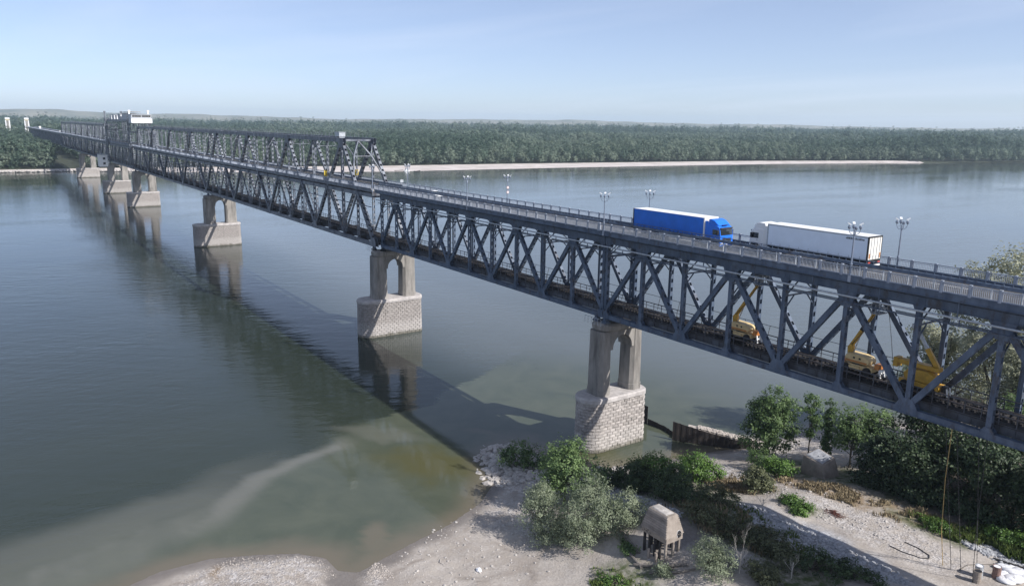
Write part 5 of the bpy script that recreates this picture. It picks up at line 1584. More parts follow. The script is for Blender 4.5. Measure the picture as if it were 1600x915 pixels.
def plant(name, label, cat, x, y, blobs, leaf, n, size=.3, clump=.8, seed=1, trunk=None, r0=.12, group=None, z=None, aspect=.6, ntips=18, hollow=.55, per=26):
    """blobs relative to the foot; a tree gets trunk + crown, a shrub gets stems + foliage"""
    rng = np.random.default_rng(seed)
    z = gz(x, y) - .05 if z is None else z
    t = thing(name, label, cat, (x, y, z), 0, group)
    pts, tint, out, cl = crown_points(blobs, n, rng, clump, per, hollow)
    pts[:, 2] = np.maximum(pts[:, 2], .05)
    me = leaf_mesh("crown" if trunk else "foliage", pts, size * (.65 + .7 * rng.random(len(pts))), tint, rng, LEAF[leaf], aspect=aspect, outward=out)
    put("crown" if trunk else "foliage", me, t)
    mb = MB()
    tips = cl[rng.choice(len(cl), min(ntips, len(cl)), replace=False)]
    if trunk: limbs(mb, (0, 0, -.3), trunk, tips, r0, rng)
    else:
        for tp in tips:
            b0 = Vector((rng.normal() * .25, rng.normal() * .25, -.1)); tp = Vector(tp)
            mb.tube([b0, b0.lerp(tp, .5) + Vector((0, 0, .2)), tp], [.05, .035, .012], 5)
    put("trunk" if trunk else "stem", mb.mesh("trunk" if trunk else "stem", M['bark']), t)
    return t

def B3(*a): return a
# ---- the bushes and trees of the near bank
plant("willow_bush", "tall fresh green bush at the back of the big willow clump by the nearest pier", "bush", 14.5, -18.6,
      [(0, 0, 5.2, 3.0, 2.8, 3.2), (-1.6, 1.2, 3.6, 2.6, 2.4, 2.6), (1.8, 2.0, 3.8, 2.5, 2.6, 2.9), (-.6, -1.6, 3.0, 2.4, 2.0, 2.4), (.5, 1.0, 7.2, 1.7, 1.7, 1.6)], 'poplar', 9000, .34, .75, 2, (0, 0, 6.5), .16)
plant("willow_bush", "broad grey-green willow bush, largest of the clump in front of the nearest pier", "bush", 23.6, -22.8,
      [(0, 0, 3.8, 3.0, 3.0, 3.2), (-1.2, 1.6, 5.4, 2.3, 2.4, 2.4), (1.2, 2.2, 3.0, 2.6, 2.6, 2.5), (.8, -1.4, 2.0, 2.6, 2.2, 2.0), (2.0, 3.6, 2.4, 2.0, 2.0, 2.1), (-2.6, -.6, 2.2, 2.0, 2.0, 2.0)], 'willow', 14000, .27, .65, 3, None, .1, aspect=.42)
plant("willow_bush", "pale willow bush at the left front of the big clump, over the sand", "bush", 18.6, -25.4,
      [(0, 0, 3.0, 2.5, 2.3, 2.9), (-1.6, 1.0, 3.6, 2.0, 2.0, 2.6), (1.8, -.4, 2.0, 2.1, 1.9, 2.0), (-.4, .6, 5.2, 1.6, 1.6, 1.6), (2.4, 1.4, 1.8, 2.0, 1.8, 1.7)], 'willow', 11000, .26, .62, 4, None, .1, aspect=.42)
plant("willow_bush", "small grey willow bush at the right end of the big clump", "bush", 25.6, -17.8,
      [(0, 0, 1.9, 1.8, 1.8, 1.9), (1.2, 1.0, 1.4, 1.6, 1.5, 1.5), (0, 0, 3.2, 1.0, 1.0, 1.2)], 'willow', 3600, .25, .6, 5, None, .08, aspect=.42)
plant("willow_bush", "dark bush on the riprap left of the nearest pier, at the water's edge", "bush", .6, -16.2,
      [(0, 0, 2.2, 2.2, 2.1, 2.1), (1.9, 1.4, 1.7, 1.9, 1.8, 1.8), (-1.2, -1.2, 1.5, 1.5, 1.5, 1.5), (4.2, 2.6, 1.5, 1.6, 1.6, 1.7)], 'poplar', 4600, .30, .65, 6)
plant("shrub", "dark shrub in the bridge's shade by the pool at the nearest pier", "shrub", 14.2, -10.6,
      [(0, 0, 1.5, 1.7, 1.6, 1.5), (1.3, 1.6, 1.2, 1.3, 1.3, 1.3)], 'dark', 2600, .28, .55, 7)
for i, (lab, x, y, lf, n, bl) in enumerate((
    ("large bright green shrub on the bank right of the nearest pier's pool", 17.2, -4.6, 'green', 6500, [(0, 0, 2.1, 2.6, 2.4, 2.2), (1.6, 1.8, 2.0, 2.2, 2.0, 2.0), (-1.4, -1.0, 1.6, 2.0, 1.9, 1.7)]),
    ("dark rounded shrub left of the bright green one, in front of the pool", 16.6, -8.2, 'dark', 5200, [(0, 0, 1.9, 2.2, 2.2, 2.0), (1.4, -.6, 1.5, 2.0, 1.8, 1.6)]),
    ("leafy green shrub below the sheet-pile wall, right of the bright one", 19.8, .6, 'green', 5200, [(0, 0, 1.8, 2.3, 2.2, 1.9), (1.6, 1.0, 1.4, 1.8, 1.8, 1.5), (-1.4, .8, 1.5, 1.6, 1.6, 1.6)]),
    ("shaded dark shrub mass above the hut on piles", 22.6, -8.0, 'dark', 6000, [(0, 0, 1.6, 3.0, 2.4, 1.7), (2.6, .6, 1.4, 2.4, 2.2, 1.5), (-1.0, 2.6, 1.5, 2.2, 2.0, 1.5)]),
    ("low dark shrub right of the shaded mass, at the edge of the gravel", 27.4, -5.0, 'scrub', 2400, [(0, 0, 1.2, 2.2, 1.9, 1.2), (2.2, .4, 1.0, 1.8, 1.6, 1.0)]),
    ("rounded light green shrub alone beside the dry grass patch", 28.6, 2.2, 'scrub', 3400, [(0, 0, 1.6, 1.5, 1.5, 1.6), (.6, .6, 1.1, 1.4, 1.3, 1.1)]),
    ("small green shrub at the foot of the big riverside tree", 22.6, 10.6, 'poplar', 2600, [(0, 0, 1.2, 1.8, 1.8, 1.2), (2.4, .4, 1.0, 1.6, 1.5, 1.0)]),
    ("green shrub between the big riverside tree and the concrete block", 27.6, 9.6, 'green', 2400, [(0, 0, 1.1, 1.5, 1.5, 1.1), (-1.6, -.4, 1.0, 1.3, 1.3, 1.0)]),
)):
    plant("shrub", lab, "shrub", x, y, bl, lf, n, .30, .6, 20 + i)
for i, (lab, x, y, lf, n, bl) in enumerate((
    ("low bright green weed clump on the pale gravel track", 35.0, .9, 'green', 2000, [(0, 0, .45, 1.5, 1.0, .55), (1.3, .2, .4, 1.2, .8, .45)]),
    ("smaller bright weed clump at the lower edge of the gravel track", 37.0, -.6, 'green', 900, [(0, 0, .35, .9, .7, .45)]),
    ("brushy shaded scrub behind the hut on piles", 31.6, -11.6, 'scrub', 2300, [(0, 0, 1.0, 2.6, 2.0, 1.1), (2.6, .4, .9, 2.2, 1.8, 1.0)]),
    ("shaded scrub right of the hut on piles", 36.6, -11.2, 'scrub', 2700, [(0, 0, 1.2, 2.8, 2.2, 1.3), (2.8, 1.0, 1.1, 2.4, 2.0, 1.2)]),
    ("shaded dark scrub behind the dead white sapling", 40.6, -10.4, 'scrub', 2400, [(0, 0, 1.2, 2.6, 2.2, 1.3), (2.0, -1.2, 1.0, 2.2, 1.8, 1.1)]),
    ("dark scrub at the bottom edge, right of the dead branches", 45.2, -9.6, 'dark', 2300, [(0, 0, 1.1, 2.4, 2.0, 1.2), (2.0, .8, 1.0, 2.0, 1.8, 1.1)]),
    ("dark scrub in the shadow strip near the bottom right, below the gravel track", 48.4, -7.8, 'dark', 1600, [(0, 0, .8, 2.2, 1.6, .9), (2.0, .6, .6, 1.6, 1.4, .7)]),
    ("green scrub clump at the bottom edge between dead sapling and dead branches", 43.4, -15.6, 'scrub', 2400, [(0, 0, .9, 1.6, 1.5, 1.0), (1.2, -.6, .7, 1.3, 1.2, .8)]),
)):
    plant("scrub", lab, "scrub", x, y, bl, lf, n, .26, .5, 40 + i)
plant("willow_bush", "sunlit grey-green willow bush at the bottom, right of the hut on piles", "bush", 38.6, -18.2,
      [(0, 0, 1.7, 1.8, 1.8, 1.8), (1.3, -.8, 1.4, 1.6, 1.5, 1.5), (-.8, 1.4, 1.6, 1.5, 1.4, 1.6), (1.6, .8, 1.5, 1.3, 1.3, 1.4)], 'willow', 5200, .24, .55, 50, aspect=.42)
plant("weed_clump", "leafy weed clump in front of the hut's piles", "plant", 35.2, -21.6, [(0, 0, .6, .8, .8, .7), (.7, .4, .45, .7, .6, .5)], 'willow', 1100, .22, .4, 51)
plant("weed_clump", "bright green weed patch at the bottom edge left of the hut", "plant", 33.0, -26.2, [(0, 0, .3, 2.0, 1.4, .45), (-1.6, .8, .25, 1.5, 1.0, .35), (1.4, -.8, .3, 1.6, 1.2, .4)], 'green', 2600, .22, .4, 52)
plant("weed_clump", "small weed clump on the driftwood right of the big willow clump", "plant", 29.6, -21.4, [(0, 0, .4, 1.1, .8, .5)], 'poplar', 900, .24, .4, 53)

# trees
plant("riverside_tree", "big bushy riverside tree standing right of the sheet-pile wall", "tree", 19.6, 16.4,
      [(0, 0, 6.2, 3.0, 3.0, 3.4), (-.6, -1.2, 3.4, 2.8, 2.6, 2.8), (1.2, 1.4, 4.4, 2.6, 2.6, 3.0), (.2, .6, 9.0, 2.2, 2.2, 2.2), (1.6, 1.8, 8.0, 1.6, 1.6, 1.6), (-1.4, -.2, 7.6, 1.8, 1.8, 1.8)], 'poplar', 12000, .36, .75, 60, (0, 0, 9.2), .22)
plant("young_tree", "slim young tree with a bare trunk behind the concrete block", "tree", 23.2, 21.4,
      [(0, 0, 7.6, 1.6, 1.6, 1.8), (.5, .3, 5.6, 1.4, 1.4, 1.2), (-.4, .3, 9.2, 1.0, 1.0, 1.1), (.2, -.4, 3.9, 1.0, 1.0, .7)], 'poplar', 2300, .34, .5, 61, (0, 0, 9.0), .11, hollow=.3)
plant("young_tree", "narrow columnar young poplar right of the slim bare-trunked tree", "tree", 26.8, 20.2,
      [(0, 0, 3.0, 1.0, 1.0, 2.4), (0, 0, 6.2, .9, .9, 2.2), (0, 0, 8.6, .6, .6, 1.3)], 'poplar', 2600, .32, .42, 62, (0, 0, 9.2), .09, hollow=.3)
plant("riverside_tree", "light green spreading tree directly left of the dark wood under the bridge", "tree", 31.0, 19.6,
      [(0, 0, 6.6, 2.8, 2.8, 2.6), (1.8, 1.2, 5.2, 2.6, 2.6, 2.6), (-1.4, .4, 4.2, 2.2, 2.2, 2.2), (2.6, 2.4, 7.4, 2.0, 2.0, 1.8)], 'poplar', 7600, .34, .7, 63, (0, 0, 7.6), .16, hollow=.45)
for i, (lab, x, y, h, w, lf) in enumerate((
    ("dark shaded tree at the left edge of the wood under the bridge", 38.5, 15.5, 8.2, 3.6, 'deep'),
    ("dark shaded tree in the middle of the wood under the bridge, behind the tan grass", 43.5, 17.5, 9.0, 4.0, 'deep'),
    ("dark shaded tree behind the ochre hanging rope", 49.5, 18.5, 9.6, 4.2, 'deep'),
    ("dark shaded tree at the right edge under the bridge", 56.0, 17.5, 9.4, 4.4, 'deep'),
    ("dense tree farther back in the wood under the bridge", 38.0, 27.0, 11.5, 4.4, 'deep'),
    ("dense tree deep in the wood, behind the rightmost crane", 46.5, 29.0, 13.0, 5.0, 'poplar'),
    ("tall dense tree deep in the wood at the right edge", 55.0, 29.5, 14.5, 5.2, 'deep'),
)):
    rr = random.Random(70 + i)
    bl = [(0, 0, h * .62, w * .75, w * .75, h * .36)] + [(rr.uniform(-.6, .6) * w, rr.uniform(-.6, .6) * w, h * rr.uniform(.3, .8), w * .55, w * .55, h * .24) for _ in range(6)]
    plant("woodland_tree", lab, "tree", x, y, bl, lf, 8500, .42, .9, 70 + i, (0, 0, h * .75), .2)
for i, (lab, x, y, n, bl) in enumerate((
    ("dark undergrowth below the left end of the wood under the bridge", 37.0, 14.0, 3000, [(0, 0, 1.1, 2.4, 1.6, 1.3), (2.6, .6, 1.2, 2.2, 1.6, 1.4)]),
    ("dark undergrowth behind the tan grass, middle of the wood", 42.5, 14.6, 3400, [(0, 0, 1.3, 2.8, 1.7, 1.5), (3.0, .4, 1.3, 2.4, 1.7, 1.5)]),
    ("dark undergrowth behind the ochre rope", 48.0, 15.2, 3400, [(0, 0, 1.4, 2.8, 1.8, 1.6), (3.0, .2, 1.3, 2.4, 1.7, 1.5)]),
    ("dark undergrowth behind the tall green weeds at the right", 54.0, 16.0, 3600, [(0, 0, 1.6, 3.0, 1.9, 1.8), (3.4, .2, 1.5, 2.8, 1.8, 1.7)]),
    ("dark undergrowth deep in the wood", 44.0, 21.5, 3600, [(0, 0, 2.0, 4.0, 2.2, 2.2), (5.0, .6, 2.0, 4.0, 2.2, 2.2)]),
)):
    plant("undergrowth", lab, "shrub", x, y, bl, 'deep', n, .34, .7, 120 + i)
for i, (lab, x, y, h, w, lf, n, sd) in enumerate((
    ("tall pale olive poplar rising above the deck at the right edge", 37.5, 44.5, 31.0, 7.4, 'olive', 20000, 3),
    ("pale olive willow seen through the truss left of the tall poplar", 29.5, 47.0, 20.0, 5.6, 'olive', 13000, 5),
    ("broad pale tree behind the truss at the right edge, lower than the tall poplar", 46.0, 41.0, 22.0, 7.0, 'olive', 15000, 8),
    ("grey-green bush showing through the truss by the middle boom lift", 11.5, 74.0, 5.5, 4.2, 'willow', 4200, 9),
)):
    rr = random.Random(sd)
    bl = [(0, 0, h * .6, w * .55, w * .55, h * .30)] + [(rr.uniform(-.75, .75) * w, rr.uniform(-.75, .75) * w, h * rr.uniform(.22, .88), w * rr.uniform(.28, .45), w * rr.uniform(.28, .45), h * rr.uniform(.09, .17)) for _ in range(15)]
    zb = max(.5, gz(x, y))
    if h > 30: bl += [(0, 0, h * .94, 3.4, 3.4, 2.6), (-3.6, -1.0, h * .87, 2.8, 2.8, 2.2), (2.4, 1.0, h * .97, 2.4, 2.4, 2.0), (-5.5, -2, h * .70, 3.0, 3.0, 2.6)]
    plant("poplar_tree" if h > 18 else "willow_bush", lab, "tree" if h > 18 else "bush", x, y, bl, lf, n, .46, 1.05, 80 + i, (0, 0, h * .85), .34, None, zb, hollow=.35, ntips=30)

# grasses and weeds
def grass_patch(name, label, cx, cy, rx, ry, n, h, leaf, seed, kind="stuff"):
    rng = np.random.default_rng(seed)
    a = rng.random(n) * 2 * pi; r = np.sqrt(rng.random(n)) * (1 + .18 * np.sin(a * 3 + seed) + .12 * np.sin(a * 7))
    x = cx + rx * r * np.cos(a); y = cy + ry * r * np.sin(a)
    keep = rng.random(n) < sm(.36, .62, fbm(x, y, 1.8, 3)) * (1 - .7 * r ** 2); x, y = x[keep], y[keep]; n = len(x)
    z = height(x, y); hh = h * (.5 + .8 * rng.random(n))
    d = rng.random(n) * 2 * pi; w = .05 + .06 * rng.random(n); lean = .35 * hh
    ux, uy = np.cos(d), np.sin(d)
    b = np.stack([x, y, z - .03], -1); side = np.stack([-uy * w, ux * w, 0 * w], -1); top = b + np.stack([ux * lean, uy * lean, hh], -1)
    mid = b + np.stack([ux * lean * .35, uy * lean * .35, hh * .6], -1)
    co = np.stack([b - side, b + side, mid + side * .8, top, mid - side * .8], 1).reshape(-1, 3)
    me = bpy.data.meshes.new(name); me.vertices.add(5 * n); me.vertices.foreach_set("co", co.ravel().astype(np.float32))
    me.loops.add(5 * n); me.loops.foreach_set("vertex_index", np.arange(5 * n)); me.polygons.add(n); me.polygons.foreach_set("loop_start", np.arange(n) * 5)
    me.update(calc_edges=True)
    at = me.attributes.new("tint", 'FLOAT', 'POINT'); at.data.foreach_set("value", np.repeat(np.clip(.5 + .25 * rng.normal(size=n) + (fbm(x, y, 2.5, 2) - .5), 0, 1), 5).astype(np.float32))
    me.materials.append(LEAF[leaf])
    o = put(name, me); o["label"] = label; o["category"] = "grass"; o["kind"] = kind
    return o
grass_patch("dry_grass", "straw-coloured dry grass on the bank between the green shrubs", 25.6, 2.4, 5.0, 3.2, 9000, .55, 'straw', 1)
grass_patch("dry_grass", "straw-coloured dry grass along the back of the gravel track", 35.5, 8.2, 9.5, 2.4, 9000, .42, 'straw', 2)
grass_patch("dry_grass", "dry grass and weeds at the foot of the dark wood", 46.5, 10.6, 6.0, 2.2, 8000, .5, 'straw', 3)
grass_patch("green_grass", "rank green grass at the foot of the dark wood", 49.0, 10.2, 4.2, 1.9, 8000, .6, 'grass', 4)
grass_patch("green_grass", "tall green weeds on the bank at the right edge", 56.0, 12.6, 6, 2.6, 12000, .85, 'grass', 5)
grass_patch("green_grass", "green grass by the bottom edge left of the hut", 32.6, -26.0, 3.6, 2.2, 4200, .35, 'grass', 6)
grass_patch("green_grass", "grass tufts among the shaded scrub", 36.0, -8.0, 9.0, 4.0, 4800, .5, 'grass', 7)
grass_patch("dry_grass", "sparse dry stalks in the shaded scrub", 33.0, -9.5, 9.0, 4.0, 2600, .8, 'straw', 8)
plant("shrub", "rounded green weed bush on the bank at the right edge", "shrub", 54.0, 12.4, [(0, 0, .9, 1.8, 1.4, 1.0), (2.2, .5, .9, 1.7, 1.3, 1.0)], 'green', 3200, .24, .5, 90)
plant("shrub", "small green weed bush at the left of the tan grass under the bridge", "shrub", 48.6, 9.4, [(0, 0, .6, 1.3, 1.0, .7), (-1.4, .2, .5, 1.1, .9, .6)], 'green', 1800, .22, .45, 91)
plant("shrub", "leafy shrub at the far right end of the weeds, under the truss edge", "shrub", 59.5, 13.0, [(0, 0, 1.1, 2.0, 1.6, 1.2), (-1.8, -.6, .8, 1.6, 1.3, .9)], 'green', 3000, .24, .5, 92)

def dead_tree(x, y, h, label, seed, spread=.45, name="dead_tree"):
    rr = random.Random(seed); q = MB()
    def grow(p, d, L, r, lev):
        e = p + d * L; q.tube([p, p.lerp(e, .5) + Vector((rr.uniform(-.05, .05), rr.uniform(-.05, .05), 0)) * L, e], [r, r * .75, r * .45], 5)
        if lev == 0: return
        for k in range(rr.choice((3, 4)) if lev > 1 else 3):
            f = rr.uniform(.35, 1.0); nd = (d + Vector((rr.uniform(-1, 1), rr.uniform(-1, 1), rr.uniform(-.1, .6))) * spread * 1.5).normalized()
            grow(p.lerp(e, f), nd, L * rr.uniform(.45, .7), r * .5, lev - 1)
    q2 = MB()
    t = thing(name, label, "dead tree", (x, y, gz(x, y) - .05))
    grow(Vector((0, 0, 0)), Vector((.05, .03, 1)).normalized(), h * .55, .034, 4)
    put("branch", q.mesh("branch", M['deadwood']), t)
    q2.tube([(0, 0, -.2), (.02, .02, h * .3), (.05, .03, h * .56)], [.05, .042, .036], 7); put("trunk", q2.mesh("trunk", M['deadwood']), t)
    return t
dead_tree(41.4, -16.6, 4.6, "bleached dead sapling at the bottom edge beside the sunlit willow", 3)
dead_tree(45.2, -13.2, 3.4, "bleached dead branches fanning out at the bottom edge", 8, .8, "dead_bush")
dead_tree(34.2, -3.8, 3.2, "leafless dark-twigged sapling at the edge of the gravel track", 12, .5, "bare_sapling")

# ------------------------------------------------------------------ rocks
def rock_geo(rr, s):
    g = (1 + 5 ** .5) / 2
    v = [(-1, g, 0), (1, g, 0), (-1, -g, 0), (1, -g, 0), (0, -1, g), (0, 1, g), (0, -1, -g), (0, 1, -g), (g, 0, -1), (g, 0, 1), (-g, 0, -1), (-g, 0, 1)]
    f = [(0, 11, 5), (0, 5, 1), (0, 1, 7), (0, 7, 10), (0, 10, 11), (1, 5, 9), (5, 11, 4), (11, 10, 2), (10, 7, 6), (7, 1, 8), (3, 9, 4), (3, 4, 2), (3, 2, 6), (3, 6, 8), (3, 8, 9), (4, 9, 5), (2, 4, 11), (6, 2, 10), (8, 6, 7), (9, 8, 1)]
    sx, sy, sz = s * rr.uniform(.6, 1.2), s * rr.uniform(.6, 1.2), s * rr.uniform(.4, .8); a = rr.uniform(0, 6.28); ca, sa = math.cos(a), math.sin(a)
    o = []
    for x, y, z in v:
        k = rr.uniform(.75, 1.2) / 1.9; x, y, z = x * sx * k, y * sy * k, z * sz * k; o.append((x * ca - y * sa, x * sa + y * ca, z))
    return o, f
def rock_field(name, label, n, fn, smin, smax, m, seed):
    rr = random.Random(seed); q = MB(); c = 0; tries = 0
    while c < n and tries < n * 30:
        tries += 1
        p = fn(rr)
        if p is None: continue
        x, y, dz = p; s = smin + (smax - smin) * rr.random() ** 2.2
        v, f = rock_geo(rr, s); z = gz(x, y) + dz + s * .12
        q.add([(x + a, y + b, z + d) for a, b, d in v], f); c += 1
    o = put(name, q.mesh(name, m, recalc=False)); o["kind"] = "stuff"; o["label"] = label; o["category"] = "rocks"
    return o
def ell(cx, cy, rx, ry, zmin=-.4, zmax=9, th=0):
    ct, st_ = math.cos(th), math.sin(th)
    def fn(rr):
        a = rr.uniform(0, 6.28); r = math.sqrt(rr.random()) * (1 + .2 * math.sin(3 * a)); u, v = rx * r * math.cos(a), ry * r * math.sin(a)
        x, y = cx + u * ct - v * st_, cy + u * st_ + v * ct
        h = gz(x, y)
        return (x, y, 0) if zmin < h < zmax else None
    return fn
rock_field("riprap", "pale broken riprap rocks on the point left of the nearest pier", 900, ell(-1.2, -16.0, 9.5, 5.8, -.5, 1.6, .2), .2, .85, M['rock'], 1)
rock_field("riprap", "broken stones round the pool in front of the bright shrubs", 420, ell(10.5, -4.5, 5.5, 4.5, -.2, 1.5), .15, .6, M['rock'], 2)
rock_field("gravel_heap", "blue-grey gravel in the shade below the gravel track", 1300, ell(41.5, -5.0, 10.0, 2.4), .10, .34, M['rockgrey'], 3)
rock_field("gravel_heap", "grey stones in the shade between the willows and the dark shrubs", 900, ell(20.5, -13.5, 8.0, 3.6), .10, .42, M['rockgrey'], 4)
rock_field("scattered_stone", "stones scattered over the pale gravel track", 420, ell(38.0, 4.4, 15.0, 3.6), .04, .20, M['rock'], 5)
rock_field("scattered_stone", "stones scattered over the sandy shore", 420, ell(16.0, -33.0, 9.0, 9.0), .04, .22, M['rock'], 6)
rock_field("shell_gravel", "pale shelly gravel on the spit at the bottom edge", 1800, ell(6.0, -56.0, 6.0, 10.0, .03, 2), .04, .12, M['shell'], 7)
rock_field("shell_gravel", "small heap of pale pebbles between the spit and the beach", 420, ell(13.6, -44.6, 2.0, 1.2, .0, 2), .05, .13, M['shell'], 8)
rock_field("rubble", "grey broken stones at the foot of the weeds at the right edge", 520, ell(55.0, 9.6, 5.0, 1.3), .10, .42, M['rockgrey'], 9)
rock_field("riprap", "pale stones along the far shore behind the concrete block", 320, ell(16.0, 22.0, 3.0, 5.0, -.3, 1.2), .15, .5, M['rock'], 10)

# ------------------------------------------------------------------ sheet-pile wall with its rubble
def sheet_wall(pts, label):
    """pts: (x, y, top) along the wall; trapezoid corrugation, capped edge"""
    L = [0]
    for i in range(len(pts) - 1): L.append(L[-1] + math.hypot(pts[i + 1][0] - pts[i][0], pts[i + 1][1] - pts[i][1]))
    t = thing("sheet_pile_wall", label, "sheet-pile wall", (pts[0][0], pts[0][1], 0))
    P = lambda s: [np.interp(s, L, [p[k] for p in pts]) for k in range(3)]
    s = 0; w = .46; k = 0; rr = random.Random(len(pts)); o3 = (pts[0][0], pts[0][1], 0)
    while s < L[-1] - .05:
        e = min(s + w, L[-1]); a = P(s); b_ = P(e); d = Vector((b_[0] - a[0], b_[1] - a[1], 0)); d.normalize(); nn = Vector((d.y, -d.x, 0)); jag = rr.uniform(-.04, .04)
        off = .115 if k % 2 else .085
        q = MB(); l_ = e - s
        prof = [(0, .1), (l_ * .22, off), (l_ * .78, off), (l_, .1), (l_, .06), (l_ * .76, off - .05), (l_ * .24, off - .05), (0, .06)]
        v0 = [tuple(Vector((a[0], a[1], -2)) + d * u + nn * v) for u, v in prof]
        v1 = [(x, y, (a[2] * (1 - u / l_) + b_[2] * u / l_) + jag) for (x, y, z), (u, v) in zip(v0, prof)]
        q.loft([v0, v1]); put("sheet_pile", q.mesh("sheet_pile", M['sheet'], o3), t); s = e; k += 1
    return t
sheet_wall([(-4.6, 13.2, 3.3), (-3.0, 13.6, 3.2)], "short tall stub of dark sheet piling against the nearest pier")
sheet_wall([(-2.9, 13.6, 1.0), (1.0, 14.0, .75), (4.6, 13.2, .55)], "low dark sheet-pile wall just above the water right of the nearest pier")
sheet_wall([(4.4, 12.0, 3.3), (8.0, 14.4, 2.5), (11.0, 16.8, 1.8), (14.2, 19.6, 1.0)], "high dark sheet-pile wall sloping down to the bank, rubble behind it")
def on_rubble(rr):
    f = rr.random(); x = 7.4 + 8.2 * f; y = 14.6 + 6.4 * f; top = 2.4 - 1.5 * f; w = rr.uniform(.2, 2.6 + 1.2 * f); nx, ny = -.62, .78
    z = top - .5 * max(0, w - 1.4); xx, yy = x + nx * w, y + ny * w
    return (xx, yy, max(-.2, z) - gz(xx, yy))
rock_field("rubble", "pale broken stones heaped behind the high sheet-pile wall", 1300, on_rubble, .10, .36, M['shell'], 21)
q = MB()
for i in range(8):
    f = i / 7; x = 6.2 + 8.6 * f; y = 13.6 + 7.0 * f; top = 2.5 - 1.5 * f; nx, ny = -.62, .78
    q.add([(x, y, -1), (x, y, top), (x + nx * 1.6, y + ny * 1.6, top - .1), (x + nx * 4.6, y + ny * 4.6, -1)], [])
n_ = len(q.v) // 4
for i in range(n_ - 1):
    for k in range(3): q.f.append((4 * i + k, 4 * i + k + 1, 4 * i + 5 + k, 4 * i + 4 + k)); q.m.append(0)
q.f.append((0, 1, 2, 3)); q.m.append(0); q.f.append((4 * n_ - 1, 4 * n_ - 2, 4 * n_ - 3, 4 * n_ - 4)); q.m.append(0)
struct("rubble_bank", q.mesh("rubble_bank", M['shell']))

# ------------------------------------------------------------------ concrete block, hut on piles, debris
def block():
    x, y = 30.2, 13.6; z = gz(x, y) - .3
    t = thing("concrete_block", "large tilted tan concrete block in front of the slim young tree", "concrete block", (x, y, z), math.radians(-8))
    q = MB(); q.loft([[(-2.1, -1.4, 0), (2.5, -1.5, 0), (2.6, 1.4, 0), (-2.0, 1.5, 0)], [(-1.9, -1.2, 2.6), (1.6, -1.2, 2.4), (1.4, 1.2, 3.1), (-1.7, 1.3, 3.4)]])
    put("body", bev(q, "body", M['oldconc'], .12, 2), t)
    q = MB(); q.loft([[(-1.75, -1.0, 2.66), (1.3, -1.0, 2.50), (1.2, 1.0, 3.06), (-1.5, 1.1, 3.34)], [(-1.5, -.8, 2.82), (1.1, -.8, 2.7), (1.0, .8, 3.2), (-1.3, .9, 3.46)]]); put("broken_cap", bev(q, "broken_cap", M['rockgrey'], .06, 1), t)
block()

